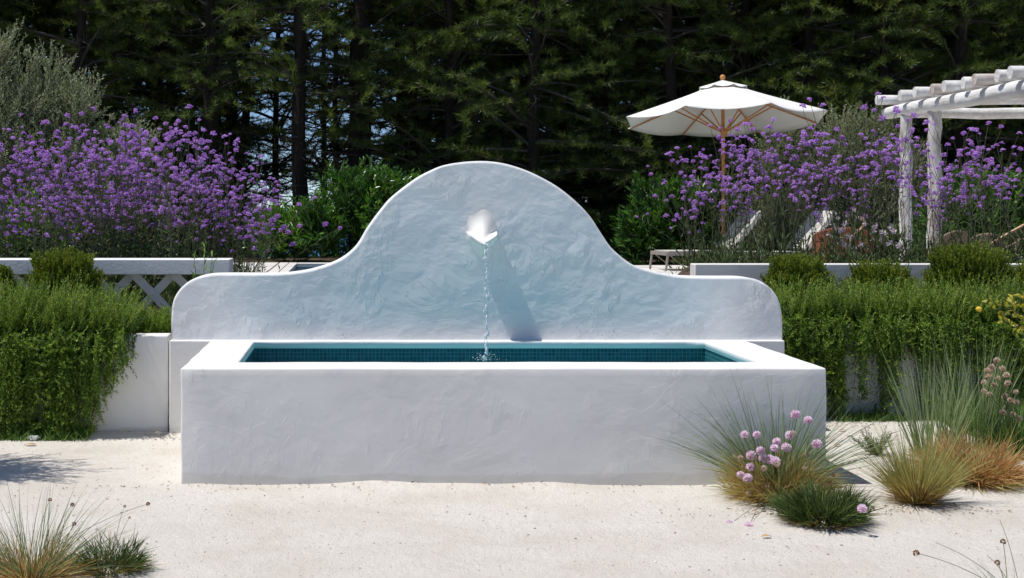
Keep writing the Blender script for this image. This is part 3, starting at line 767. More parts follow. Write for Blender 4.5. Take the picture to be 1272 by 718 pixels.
oleander(445, 21.6, 31, [(0, 0, .75, .72, .5, .68), (-.55, -.2, .5, .45, .4, .45), (.45, .2, .95, .5, .4, .45), (.85, .2, .85, .35, .4, .4)], 620, 'glossy green oleander bush left of the fountain dome', .42)
oleander(352, 21.9, 32, [(0, 0, .40, .5, .4, .42)], 170, 'low leafy green bush between the left verbena and the oleander', .6)
oleander(835, 21.0, 33, [(0, 0, .6, .75, .5, .62), (-.4, -.1, .35, .45, .4, .4), (.6, .1, .6, .6, .4, .55)], 560, 'shaded dark oleander bush behind the first lounger', .26)
oleander(1215, 19.0, 34, [(0, 0, .75, .70, .5, .55), (-.55, 0, .5, .4, .4, .5), (.6, 0, .6, .5, .5, .6)], 560, 'glossy oleander bush behind the woven chairs', .4)
oleander(20, 13.6, 35, [(0, 0, .45, .45, .35, .42), (-.4, 0, .3, .4, .35, .3)], 300, 'bright green leafy bush at the left edge behind the fence', .7)

# ------------------------------------------------------------------ round clipped shrubs
def globe(px, py_top, D, zbase, rx, rz_, seed, label, n=900):
    zt_ = wz(py_top, D); cz = zt_-rz_-zbase
    G_, S_ = shrub_geo(seed, [(0, 0, cz, rx, rx*.85, rz_)], int(n*1.5), .13, 26, .024, .0085, 1.3, rad(40), .0018, .001, .45, .5)
    plant('round_shrub', (wx(px, D), D, zbase), G_, S_, M['globe'], M['stem'], label, 'shrub', 'rounded shrubs behind the rosemary')
globe(80, 312, 10.55, .65, .265, .24, 41, 'rounded yellow-green shrub in front of the left lattice fence', 1200)
globe(-2, 332, 10.7, .65, .12, .15, 42, 'small rounded shrub cut by the left edge in front of the rail', 400)
globe(990, 318, 10.85, .70, .24, .20, 43, 'rounded yellow-green shrub nearest the fountain wall, in front of the kerb', 1000)
globe(1093, 327, 10.9, .70, .25, .18, 44, 'low rounded shrub in the middle of the three before the right kerb', 900)
globe(1204, 304, 10.85, .70, .325, .29, 45, 'largest rounded green shrub, before the kerb at right', 1700)
globe(1285, 328, 10.9, .70, .20, .20, 46, 'rounded shrub cut by the right edge of the picture', 600)

# ------------------------------------------------------------------ rosemary (upright shoots + hanging stems)
def rosemary(x, y, z, w, seed, up_n, up_len, hang, label, group, lean=0.3):
    """hang: list of (x0,x1,length,count,offset_y)"""
    r_ = RNG(seed); U = Geo(); US = Geo(); H_ = Geo(); HS = Geo()
    n = up_n
    P0 = np.stack([r_.uniform(-w, w, n), r_.uniform(-.05, .62, n), r_.uniform(-.02, .06, n)], 1)
    d = nrm(np.stack([r_.normal(lean, .40, n), r_.normal(-.25, .30, n), np.full(n, 1.0)], 1))
    ln = up_len*r_.uniform(.45, 1.15, n)*(1 - .30*np.abs(P0[:, 0]/w)**3)
    P2 = P0+d*ln[:, None]; P1 = P0+d*ln[:, None]*.5+np.stack([np.zeros(n), np.full(n, -.03), -.05*np.ones(n)], 1)
    sprigs(U, US, P0, P1, P2, 44, .030, .0068, rad(38), r_, (r_.normal(.66, .2, n)).clip(0, 1), .002, .001)
    for (xa, xb, la, lb, m, oy) in hang:
        nc = max(2, int((xb-xa)/.045)); cc = r_.uniform(xa, xb, nc); ci = r_.integers(0, nc, m); inner = r_.uniform(0, 1, m) < .45
        xx = np.where(inner, r_.uniform(xa, xb, m), cc[ci]+r_.normal(0, .011, m)).clip(xa, xb); f = (xx-xa)/(xb-xa)
        L_ = (la+(lb-la)*f)*np.where(r_.uniform(0, 1, m) < .35, r_.uniform(.2, .7, m), r_.uniform(.75, 1.05, m))
        s0 = np.stack([xx+r_.normal(0, .03, m), r_.uniform(.02, .25, m), r_.uniform(.0, .16, m)], 1)
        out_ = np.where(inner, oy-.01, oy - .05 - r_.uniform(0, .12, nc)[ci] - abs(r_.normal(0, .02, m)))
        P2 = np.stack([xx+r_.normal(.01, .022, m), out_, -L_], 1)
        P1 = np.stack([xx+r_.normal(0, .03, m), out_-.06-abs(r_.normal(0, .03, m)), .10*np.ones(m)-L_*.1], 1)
        sprigs(H_, HS, s0, P1, P2, 64, .027, .0080, rad(48), r_, np.where(inner, r_.normal(.25, .12, m), r_.normal(.52, .2, m)).clip(0, 1), .0018, .001)  # inner strands coloured darker, painting in the shade between the sprigs
        m2 = int(m*1.1); xs_ = r_.uniform(xa, xb, m2); Lh = (la+(lb-la)*(xs_-xa)/(xb-xa)); zt_ = -Lh*r_.uniform(-.08, .92, m2)
        q0 = np.stack([xs_, np.full(m2, oy-.05)-r_.uniform(0, .09, m2), zt_], 1)
        dd = nrm(np.stack([r_.normal(.05, .55 if xb-xa > .2 else .25, m2), r_.normal(-.55, .25, m2), r_.normal(-.15, .55, m2)], 1)); l2 = r_.uniform(.05, .17, m2)[:, None]
        q2 = q0+dd*l2; q1 = q0+dd*l2*.5+np.stack([np.zeros(m2), np.full(m2, -.01), np.full(m2, -.018)], 1)
        sprigs(H_, HS, q0, q1, q2, 20, .026, .0075, rad(42), r_, (r_.normal(.52, .2, m2)).clip(0, 1), .0016, .001)
    e_ = empty('rosemary', (x, y, z)); tag(e_, label, 'plant', group)
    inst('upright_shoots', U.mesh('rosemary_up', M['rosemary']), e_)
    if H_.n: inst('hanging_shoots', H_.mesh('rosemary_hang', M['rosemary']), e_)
    if HS.n:
        for a_, b_ in zip(HS.V, HS.Fc): pass
    sg = US
    inst('stems', sg.mesh('rosemary_stems', M['stem']), e_)
GR = 'trailing rosemary along the garden walls'
ly = 9.78; lz = .66
rosemary(wx(-20, ly), ly, lz, .30, 51, 620, .35, [(-.35, .30, .72, .72, 400, -.04)], 'trailing rosemary hanging to the ground at the left edge', GR)
rosemary(wx(50, ly), ly, lz, .26, 52, 620, .36, [(-.26, .26, .72, .70, 420, -.04)], 'thick rosemary hanging to the ground below the left rounded shrub', GR)
rosemary(wx(115, ly), ly, lz, .22, 53, 560, .31, [(-.25, .0, .72, .66, 230, -.04), (.0, .12, .62, .40, 80, -.03), (.12, .27, .42, .12, 60, -.03)], 'rosemary whose hanging shoots thin out over the bare left wall', GR)
rosemary(wx(180, 10.1), 10.05, lz, .20, 54, 240, .13, [], 'low upright rosemary on the wall top beside the curved fountain wall', GR, lean=.15)
ry = 10.33; rz0 = .71
labs = ['rosemary hanging in a dense curtain right beside the fountain', 'rosemary over the right wall where bare white wall shows between its strands',
        'rosemary in the middle of the right wall with short hanging strands', 'rosemary on the right wall behind the tall blades of grass', 'rosemary at the right edge behind the yellow-leaved branch']
pxs = [1000, 1065, 1130, 1195, 1262]
hangs = [[(-.26, .08, .64, .68, 300, -.04), (.06, .16, .42, .32, 60, -.03), (.15, .22, .62, .6, 60, -.03)],
         [(-.24, -.15, .66, .64, 70, -.03), (-.04, .01, .58, .56, 40, -.03), (.10, .17, .66, .64, 60, -.03), (-.24, .24, .20, .26, 120, -.03)],
         [(-.20, -.14, .56, .60, 45, -.03), (.03, .09, .60, .60, 50, -.03), (-.24, .24, .26, .20, 120, -.03)],
         [(-.20, -.08, .60, .55, 70, -.03), (.05, .12, .5, .5, 40, -.03), (-.24, .24, .30, .36, 120, -.03)],
         [(-.24, .30, .62, .66, 360, -.04)]]
for k in range(5):
    rosemary(wx(pxs[k], ry), ry, rz0, .24, 60+k, 560, .28, hangs[k], labs[k], GR, lean=.05)
# bushy sprig growing up behind the left shoulder of the fountain wall
r_ = RNG(66); G = Geo(); S = Geo(); m = 10
P0 = np.stack([r_.normal(0, .02, m), r_.normal(0, .02, m), np.zeros(m)], 1); d = nrm(np.stack([r_.normal(.12, .12, m), r_.normal(0, .1, m), np.ones(m)], 1))
ln = r_.uniform(.35, .62, m)[:, None]
sprigs(G, S, P0, P0+d*ln*.5, P0+d*ln, 14, .085, .014, rad(30), r_, np.full(m, .85), .003, .002)
plant('young_oleander', (wx(250, 10.4), 10.4, .64), G, S, M['oleander'], M['stem'], 'young light-green shoots sticking up behind the left shoulder of the fountain wall', 'plant')

# ------------------------------------------------------------------ verbena
def head_mesh(seed):
    r_ = RNG(seed); G = Geo(); clusters = [(0, 0, .004, .021)] + [(r_.uniform(-.024, .024), r_.uniform(-.024, .024), r_.uniform(-.016, .002), r_.uniform(.009, .015)) for _ in range(5)]
    for (cx, cy, cz, R_) in clusters:
        n = int(46*(R_/.02)**1.3)
        d = nrm(r_.normal(size=(n, 3))); d[:, 2] = np.abs(d[:, 2])*.9 - .12; d = nrm(d)
        P_ = np.array([cx, cy, cz]) + d*np.array([1, 1, .62])*R_*r_.uniform(.85, 1.05, (n, 1))
        t_ = nrm(np.cross(d, r_.normal(size=(n, 3))))
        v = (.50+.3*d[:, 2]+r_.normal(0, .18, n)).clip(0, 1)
        G.leaves(P_-t_*.0045, t_, .009, .0085, r_, v, fold=.1, bias=None)
        # calyx
        G.leaves(P_-d*.010, d, .012, .004, r_, np.full(n, .12))
    return G.mesh('verbena_head_mesh', M['petal'])
HEADS = [head_mesh(70+i) for i in range(4)]
def verbena_variant(seed, H, nst, spread, splay=0.0, lush=1.0):
    r_ = RNG(seed); S = Geo(); Lf = Geo(); tips = []
    n = nst
    az = r_.uniform(0, 2*PI, n); rr0 = r_.uniform(0, .10, n)
    P0 = np.stack([rr0*np.cos(az), rr0*np.sin(az), np.zeros(n)], 1)
    hh = H*r_.uniform(.55, 1.0, n); sp_ = spread*r_.uniform(.2, 1, n)
    P2 = np.stack([P0[:, 0]+sp_*np.cos(az)+splay*hh, P0[:, 1]+sp_*np.sin(az), hh], 1)
    P1 = np.stack([P0[:, 0]+sp_*np.cos(az)*.25+splay*hh*.3, P0[:, 1]+sp_*np.sin(az)*.25, hh*.55], 1)
    C = S.tubes(P0, P1, P2, .0034, .0018, n=8, sides=4, v=.5)
    for i in range(n):
        tips.append(P2[i])
        kb = r_.integers(2, 5)
        for _ in range(kb):
            f = r_.uniform(.45, .92); j = f*7; a = int(j); B0 = C[i, a]+(C[i, min(a+1, 7)]-C[i, a])*(j-a)
            l = r_.uniform(.10, .34); a2 = r_.uniform(0, 2*PI)
            E = B0+np.array([math.cos(a2)*l*.45, math.sin(a2)*l*.45, l*.85])
            if E[2] > H*1.02: E[2] = H*1.02
            S.tubes([B0], [(B0*.4+E*.6)+np.array([math.cos(a2), math.sin(a2), -.4])*l*.15], [E], .0022, .0014, n=5, sides=3)
            tips.append(E)
    Q, T_ = along(C[:, :6], int(11*lush), r_); Q = Q.reshape(-1, 3); T_ = T_.reshape(-1, 3)
    R_ = nrm(np.cross(T_, r_.normal(size=T_.shape))); w_ = np.clip(1.15-Q[:, 2]/H, .25, 1)
    Lf.leaves(Q, T_*.5+R_, .085*w_*r_.uniform(.6, 1.2, len(Q)), .014, r_, r_.normal(.45, .2, len(Q)).clip(0, 1))
    # basal foliage
    m = int(170*lush); d = nrm(r_.normal(size=(m, 3))); d[:, 2] = abs(d[:, 2])
    Lf.leaves(d*np.array([.22, .2, .34])*r_.uniform(.2, 1, (m, 1)), d+np.array([0, 0, .6]), r_.uniform(.05, .11, m), .018, r_, r_.normal(.4, .2, m).clip(0, 1))
    return S.mesh('verbena_stem_mesh', M['verb_stem'], True), Lf.mesh('verbena_leaf_mesh', M['verb_leaf']), tips
VL = [verbena_variant(80+i, 1.74, 9, .38) for i in range(4)]
VR = [verbena_variant(90+i, 1.24, 9, .40, 0, .45) for i in range(4)]
VS = verbena_variant(99, .95, 6, .25, .85, .4)
def verbena(var, x, y, z, rz, sc, label, group, seed):
    r_ = RNG(seed); st, lf, tips = var
    e_ = empty('verbena', (x, y, z), rz, sc); tag(e_, label, 'plant', group)
    inst('stems', st, e_); inst('leaves', lf, e_)
    for t_ in tips:
        inst('flower_head', HEADS[int(r_.integers(0, 4))], e_, loc=t_, rot=(r_.normal(0, .22), r_.normal(0, .22), r_.uniform(0, 6.28)), sc=r_.uniform(.6, 1.12))
r = RNG(101)
for k in range(45):
    px_ = -12 + (k % 15)*23 + r.uniform(-10, 10); D = 11.8 + (k//15)*.65 + r.uniform(-.3, .3)
    fall = 1.0 if px_ < 260 else 1.0 - (px_-260)/500.
    lab = 'tall purple verbena in the crowded bank behind the white rail fence'
    verbena(VL[k % 4], wx(px_, D), D, .70, r.uniform(0, 6.28), r.uniform(.80, 1.03)*fall*(1.02 if 90 < px_ < 240 else .93), lab, 'purple verbenas crowded behind the left fence', 200+k)
verbena(VS, wx(300, 12.0), 12.0, .70, .05, 1.0, 'verbena leaning right over the paving beside the end of the rail fence', None, 240)
for k in range(25):
    px_ = 862 + (k % 11)*38 + (20 if k >= 11 else 0) if k < 22 else 876 + (k-22)*22 + r.uniform(-12, 12); D = 11.75 + (k//11)*.55 + r.uniform(-.15, .15)
    fall = 1.0 if px_ < 1120 else .86
    lab = 'tall purple verbena in the loose row behind the right kerb'
    verbena(VR[k % 4], wx(px_, D), D, float(soil_z(np.array(wx(px_, D)), np.array(D))), r.uniform(0, 6.28), r.uniform(.72, 1.13)*fall, lab, 'purple verbenas behind the right kerb', 300+k)
verbena(VS, wx(1150, 12.0), 12.0, .98, .3, .95, 'verbena leaning far right past the pergola posts', None, 341)
verbena(VS, wx(880, 12.1), 12.1, .98, PI-.2, .72, 'verbena leaning left towards the lounger foot', None, 342)
# low ground cover in the two beds
def cover(name, x0, x1, y0, y1, n, hgt, L_, W_, mat, seed, label=None, zf=None, up=1.0):
    r_ = RNG(seed); G_ = Geo()
    X_ = r_.uniform(x0, x1, n); Y_ = r_.uniform(y0, y1, n)
    Z_ = soil_z(X_, Y_) if zf is None else zf(X_, Y_)
    P_ = np.stack([X_, Y_, Z_+r_.uniform(0, 1, n)**1.4*hgt], 1)
    G_.leaves(P_, np.stack([r_.normal(0, .7, n), r_.normal(0, .7, n), np.full(n, up)], 1), L_*r_.uniform(.6, 1.3, n), W_, r_, r_.normal(.45, .2, n).clip(0, 1))
    o_ = inst(name, G_.mesh(name, mat)); tag(o_, label, kind='stuff'); return o_
cover('ground_cover', -5.2, -1.0, 11.5, 14.5, 16000, .30, .06, .012, M['verb_leaf'], 401, 'grey-green low leaves filling the bed under the left verbena')
cover('ground_cover', 2.8, 9, 11.45, 12.9, 5000, .09, .06, .012, M['verb_leaf'], 402, 'grey-green low leaves filling the bed under the right verbena')
cover('ground_cover', -5.2, -1.25, 9.98, 11.0, 9000, .14, .03, .006, M['rosemary'], 403, 'low green growth filling the bed under the left rosemary')
cover('ground_cover', 3.1, 7.5, 10.52, 11.15, 9000, .16, .03, .006, M['rosemary'], 404, 'low green growth filling the bed under the right rosemary')
cover('undergrowth', -11, 18, 23.2, 26.5, 26000, .75, .13, .035, M['oleander'], 405, 'dark leafy undergrowth along the foot of the pine wood', up=.6)
# pink-white gaura flowers in the right bed
for k, (px_, D, h) in enumerate([(1038, 12.0, .32), (1062, 11.9, .22), (1085, 12.1, .30), (1105, 11.9, .25), (1050, 12.3, .42)]):
    r_ = RNG(420+k); S = Geo(); Fl = Geo(); m = 14
    P0 = r_.normal(0, .03, (m, 3))*[1, 1, 0]; d = nrm(np.stack([r_.normal(0, .3, m), r_.normal(0, .3, m), np.ones(m)], 1)); ln = (h*r_.uniform(.5, 1.2, m))[:, None]
    P2 = P0+d*ln; S.tubes(P0, P0+d*ln*.5, P2, .0018, .001, n=4, sides=3)
    for p_ in P2:
        q_ = 4; a_ = r_.uniform(0, 6.28)+np.arange(q_)*PI/2
        Fl.leaves(np.repeat(p_[None], q_, 0), np.stack([np.cos(a_), -.2+0*a_, np.sin(a_)], 1), .026, .022, r_, r_.uniform(.3, 1, q_), bias=(0, -1, 0.2))
    e_ = empty('gaura', (wx(px_, D), D, float(soil_z(np.array(wx(px_, D)), np.array(D))))); tag(e_, 'small pink-white gaura flowers low among the right verbena stems', 'flowers', 'pale gaura flowers in the right bed')
    inst('stems', S.mesh('gaura_stems', M['stem']), e_); inst('blossoms', Fl.mesh('gaura_blossoms', M['gaura']), e_)

# ------------------------------------------------------------------ ornamental grasses and tufts
def tuft(name, x, y, seed, n, L_, spread, bendk, W_, mat, v0, v1, label, cat, rbase=.05, n_dry=0, dry_mat=None, zf=1.0, parts=None, lean=(0, 0), minz=.15, vs=.12, Lmin=.45, group=None, dryL=.6, dryv=(.2, .6), dome=0.0):
    r_ = RNG(seed); G_ = Geo()
    def make(GG, n, L_, spread, va, vb, lo, dm=0.0):
        az = r_.uniform(0, 2*PI, n) + .5*np.sin(r_.uniform(0, 2*PI, n)); s_ = spread*np.sqrt(r_.uniform(0, 1, n))
        P_ = np.stack([rbase*np.sqrt(r_.uniform(0, 1, n))*np.cos(az), rbase*np.sqrt(r_.uniform(0, 1, n))*np.sin(az), np.full(n, -.01)], 1)
        o_ = np.stack([np.sin(s_)*np.cos(az), np.sin(s_)*np.sin(az), np.cos(s_)], 1)
        lump = 1 + .16*np.sin(az*3+seed)*np.sin(s_*4) + .08*np.sin(az*7+seed)
        P_ = P_ + o_*(dm*r_.uniform(.15, 1, n)*lump)[:, None]; P_[:, 2] = np.maximum(P_[:, 2], -.01)
        d = o_ + np.array([lean[0], lean[1], 0]) + r_.normal(0, .10 + (.22 if dm else 0), (n, 3)); d[:, 2] = np.maximum(d[:, 2], minz if not dm else .02)
        ln = L_*(lo+(1-lo)*r_.uniform(0, 1, n)**.8)*lump*(1-.55*(dm > 0))
        b_ = np.stack([np.cos(az)*bendk*np.sin(s_), np.sin(az)*bendk*np.sin(s_), -bendk*.9*np.sin(s_)], 1)*r_.uniform(.2, 1.5, (n, 1))*(.5 if dm else 1)
        b_ = b_ + r_.normal(0, .045, (n, 3))
        GG.blades(P_, d, ln, b_, W_, r_, (r_.normal(va, vs, n)).clip(0, 1), 6, (r_.normal(vb, vs, n)).clip(0, 1))
    make(G_, n, L_, spread, v0, v1, Lmin, dome)
    # dead thatch lying round the foot
    nt_ = int(60+n*.12); az = r_.uniform(0, 2*PI, nt_); TH = Geo(); q_ = rbase*1.1+.03
    TH.blades(np.stack([q_*np.cos(az)*r_.uniform(.3, 1, nt_), q_*np.sin(az)*r_.uniform(.3, 1, nt_), r_.uniform(0, .02, nt_)], 1),
              np.stack([np.cos(az)+r_.normal(0, .5, nt_), np.sin(az)+r_.normal(0, .5, nt_), r_.uniform(.02, .4, nt_)], 1), r_.uniform(.04, .16, nt_), r_.normal(0, .02, (nt_, 3))*[1, 1, .2], .004, r_, r_.uniform(.1, .7, nt_), 4)
    z = float(sand_z(np.array(x), np.array(y)))
    e_ = empty(name, (x, y, z)); tag(e_, label, cat, group)
    inst('blades', G_.mesh(name+'_blades', mat), e_)
    inst('thatch', TH.mesh(name+'_thatch', M['straw_grass']), e_)
    if n_dry:
        D_ = Geo(); make(D_, n_dry, L_*dryL, spread*1.15, dryv[0], dryv[1], .4)
        inst('dry_blades', D_.mesh(name+'_dry', dry_mat), e_)
    return e_
def pom_mesh(seed, mat, R_=.020, n=300):
    r_ = RNG(seed); G_ = Geo(); d = nrm(r_.normal(size=(n, 3))); d = d[d[:, 2] > -.75]; n = len(d)
    t_ = nrm(np.cross(d, r_.normal(size=(n, 3))))
    G_.leaves(d*R_*.55, d+t_*.35, R_*.55*r_.uniform(.7, 1.15, n), R_*.42, r_, (.45+.3*d[:, 2]+r_.normal(0, .18, n)).clip(0, 1), fold=.3)
    return G_.mesh('pom_mesh', mat)
POM = [pom_mesh(501+i, M['thrift']) for i in range(3)]; DRY = [pom_mesh(511+i, M['dry_head'], .016, 130) for i in range(2)]; RUST = [pom_mesh(521, M['rust_head'], .008, 90)]
def stalks(parent, px_list, D, base, seed, heads, sc=1.0, r0=.0014, curve=.25, mat='stem'):
    """flower stalks from near base up to picture points, at depth D; heads as child objects"""
    r_ = RNG(seed); S = Geo(); O = parent.location
    for i, it in enumerate(px_list):
        px_, py_ = it[0], it[1]; dd = D + (it[2] if len(it) > 2 else r_.normal(0, .06))
        tip = np.array([wx(px_, dd), dd, wz(py_, dd)]) - np.array(O)
        b0 = np.array(base)+r_.normal(0, .02, 3)*[1, 1, 0]
        mid = b0*.55+tip*.45; mid[2] = max(mid[2], b0[2]*.4+tip[2]*.6+curve*.12)
        S.tubes([b0], [mid], [tip], r0*1.2, r0*.8, n=9, sides=4, v=.6)
        if heads: inst('flower_head', heads[i % len(heads)], parent, loc=tip, rot=(r_.normal(0, .3), r_.normal(0, .3), r_.uniform(0, 6.28)), sc=sc*r_.uniform(.85, 1.15))
    inst('stalks', S.mesh('stalks', M[mat]), parent)

# clump in front of the basin: long grey-green grass + thrift with pink heads + dark cushion
tuft('feather_grass', wx(963, 7.80), 7.80, 601, 380, .70, .90, .30, .0068, M['blue_grass'], .5, .92, 'clump of long thin grey-green blades fanning against the basin front', 'grass', .07, 120, M['straw_grass'], Lmin=.5)
th = tuft('sea_thrift', wx(965, 7.60), 7.60, 602, 2200, .34, 1.30, .24, .0042, M['straw_grass'], .30, .90, 'sea thrift clump with many round pink flower heads before the basin', 'flowers', .13, 380, M['rust_grass'], dryL=.62, dryv=(.3, .8), vs=.16, dome=.20)
stalks(th, [(925,540),(940,540),(965,549),(981,541),(977,556),(962,557),(933,566),(932,580),(920,590),(948,569),(957,571),(929,594),(952,607),(988,515),(1004,522),(1015,552),(963,573),(945,560)], 7.48, (0, 0, .02), 603, POM, 1.15)
stalks(th, [(920,569),(965,577),(1003,565),(1000,583),(949,582),(930,613),(985,538)], 7.46, (0, 0, .02), 604, DRY, .95)
stalks(th, [(906.5,651,-.35),(930,654,-.42)], 7.4, (-.05, -.05, .05), 605, POM[:1], 1.05, curve=.15, mat='stem')
dk = tuft('dark_tuft', wx(1022, 7.02), 7.02, 606, 2400, .27, 1.12, .20, .0048, M['dark_tuft'], .25, .75, 'dense dark-green cushion of needle leaves in front of the pink thrift', 'plant', .10, Lmin=.6, vs=.2, dome=.14)
stalks(dk, [(1071,632,-.20)], 6.95, (.12, -.02, .05), 607, POM[:1], 1.1)
stalks(dk, [(1035,590),(1031,600)], 6.95, (.0, -.02, .1), 608, RUST, 1.0)
# two clumps right
tuft('straw_grass', wx(1140, 7.5), 7.50, 611, 700, .47, .72, .24, .0048, M['straw_grass'], .35, .95, 'straw-coloured grass clump with green tips, in front of the rust-red one', 'grass', .06, 500, M['straw_grass'], dryL=.66, dryv=(.15, .6), Lmin=.4)
tuft('rust_grass', wx(1206, 8.12), 8.12, 612, 2300, .40, 1.30, .22, .0048, M['rust_grass'], .35, .8, 'rounded rust-red dry grass clump behind the straw-coloured one', 'grass', .14, 700, M['straw_grass'], dryL=.9, dryv=(.4, .95), Lmin=.5, dome=.17)
tuft('tall_grass', wx(1160, 8.9), 8.9, 613, 150, .68, .30, .14, .0080, M['tall_grass'], .6, .95, 'upright tall blue-green grass behind the straw clump, left one', 'grass', .12, Lmin=.5)
tuft('tall_grass', wx(1208, 9.1), 9.1, 614, 170, .78, .28, .13, .0080, M['tall_grass'], .6, .95, 'upright tall blue-green grass behind the rust-red clump, right one', 'grass', .12, Lmin=.5)
# small grey tuft
r_ = RNG(615); G = Geo(); S = Geo(); m = 42
az = r_.uniform(0, 6.28, m); P0 = np.zeros((m, 3)); d = nrm(np.stack([np.cos(az)*.7, np.sin(az)*.7, r_.uniform(.4, 1.3, m)], 1)); ln = r_.uniform(.10, .2, m)[:, None]
sprigs(G, S, P0, P0+d*ln*.5, P0+d*ln, 22, .035, .005, rad(40), r_, np.full(m, .35), .002, .001)
plant('lavender_tuft', (wx(1088, 8.95), 8.95, 0.0), G, S, M['verb_leaf'], M['litter'], 'small sparse grey tuft alone on the sand between the clumps', 'plant')
# dried thrift at right edge
dt = tuft('dried_thrift', wx(1262, 8.95), 8.95, 616, 420, .40, .8, .3, .007, M['green_grass'], .3, .75, 'leafy clump with pale dried round heads at the right edge', 'flowers', .12, Lmin=.4)
stalks(dt, [(1238,448),(1232,456),(1227,461),(1245,458),(1228,468),(1240,470),(1222,475),(1235,478),(1229,490),(1250,466),(1252,476),(1248,492),(1255,497),(1263,500),(1246,512),(1258,515),(1266,520),(1222,486),(1262,487)], 8.85, (0, 0, .02), 617, DRY, 1.25, r0=.002)
# bottom left clumps
fl = tuft('straw_grass', wx(42, 6.0), 5.98, 621, 260, .50, .95, .30, .0042, M['blue_grass'], .35, .6, 'large grass clump with orange base cut by the bottom left corner', 'grass', .10, 700, M['rust_grass'], dryL=.48, dryv=(.45, .9), Lmin=.5)
stalks(fl, [(62,621),(184,626),(90,627),(92,651)], 5.92, (0, 0, .02), 622, RUST, 1.15, r0=.0010)
dl = tuft('dark_tuft', wx(136, 6.12), 6.12, 623, 1300, .19, 1.3, .25, .0036, M['dark_tuft'], .25, .8, 'small dark-green cushion beside the bottom left grass clump', 'plant', .08, Lmin=.6, vs=.2, dome=.11)
stalks(dl, [(155,629),(161,643)], 6.1, (0, 0, .02), 624, RUST, .8, r0=.0010)
# bottom right stalks rising from a plant just below the frame
G = Geo(); r_ = RNG(631)
br_ = tuft('thin_stalks', wx(1262, 5.55), 5.55, 632, 46, .26, .9, .3, .0030, M['blue_grass'], .3, .6, 'few thin stalks with brown seed heads rising at the bottom right corner', 'plant', .04, Lmin=.4)
stalks(br_, [(1138,687),(1246,673),(1239,699)], 5.6, (0, 0, .02), 633, RUST+RUST, 1.5, r0=.0013)
stalks(br_, [(1162,674),(1242,646),(1226,690)], 5.6, (0, 0, .02), 634, None, 1.0, r0=.0011)
# yellow-leaved lemon branch reaching in at the right edge
r_ = RNG(641); G = Geo(); S = Geo(); D = 9.2
base_ = np.array([.75, .1, -.25])
ends = []
for (px_, py_) in [(1226,372),(1240,384),(1252,376),(1262,372),(1272,364),(1240,398),(1255,405),(1268,398),(1262,420),(1275,430),(1283,380),(1290,410)]:
    ends.append([wx(px_, D)-wx(1262, D)+r_.normal(0, .01), r_.normal(0, .05), wz(py_, D)-wz(400, D)])
ends = np.array(ends); P0 = ends*.25+np.array([.42, .05, -.18]); 
sprigs(G, S, P0, (P0+ends)/2+np.array([0, 0, .04]), ends, 24, .070, .030, rad(50), r_, r_.uniform(.4, .95, len(ends)), .004, .002)
S.tubes([[1.1, .1, -1.32]]*3, [[.9, .1, -.6]]*3, P0[[0, 5, 9]], .02, .006, n=8, sides=6)
lem = plant('lemon_tree', (wx(1262, D), D, wz(400, D)), G, S, M['citrus'], M['olive_bark'], 'yellow-leaved citrus branch reaching in at the right edge', 'tree', leafname='crown', woodname='branches')
G = Geo(); G.blob((wx(1216, D)-wx(1262, D), 0, wz(384, D)-wz(400, D)), .017, r_, .02, seg=12, rings=9, sq=(1.2, 1, 1))
inst('fruit', G.mesh('lemon_fruit', M['lemon'], True), lem)

# weeds along the wall feet
def weeds(name, x0, x1, y0, y1, n, seed, label, h=.07):
    r_ = RNG(seed); G_ = Geo(); X_ = r_.uniform(x0, x1, n); Y_ = y0+(y1-y0)*r_.uniform(0, 1, n)**.8
    P_ = np.stack([X_, Y_, sand_z(X_, Y_)-.004], 1); d = np.stack([r_.normal(0, .6, n), r_.normal(-.2, .5, n), np.ones(n)], 1)
    G_.blades(P_, d, h*r_.uniform(.3, 1.2, n), r_.normal(0, .3, (n, 3)), .0075, r_, r_.normal(.55, .2, n).clip(0, 1), 4)
    tag(inst(name, G_.mesh(name, M['green_grass'])), label, kind='stuff')
weeds('green_grass_strip', wx(-60, 9.6), wx(112, 9.6), 9.48, 9.74, 2600, 651, 'bright green grass along the foot of the left wall')
weeds('green_weed_strip', wx(1040, 10.1), wx(1125, 10.1), 10.05, 10.28, 1000, 652, 'bright green weeds along the foot of the right wall')
weeds('green_weed_strip', wx(1225, 9.3), wx(1330, 9.3), 9.0, 10.28, 2500, 653, 'green leaves on the ground at the right edge under the dried heads', .22)
# debris on the sand
r_ = RNG(661); G = Geo(); n = 520
Y_ = 5.3+4.6*r_.uniform(0, 1, n)**1.2; X_ = r_.uniform(-2.6, 4.8, n); ok = ~((X_ > -1.0) & (X_ < 2.68) & (Y_ > 7.94)); X_, Y_ = X_[ok], Y_[ok]; n = len(X_)
a_ = r_.uniform(0, 6.28, n)
G.leaves(np.stack([X_, Y_, sand_z(X_, Y_)+.003], 1), np.stack([np.cos(a_), np.sin(a_), r_.uniform(0, .3, n)], 1), r_.uniform(.005, .016, n), r_.uniform(.003, .007, n), r_, r_.uniform(0, .8, n), bias=(0, 0, 1))
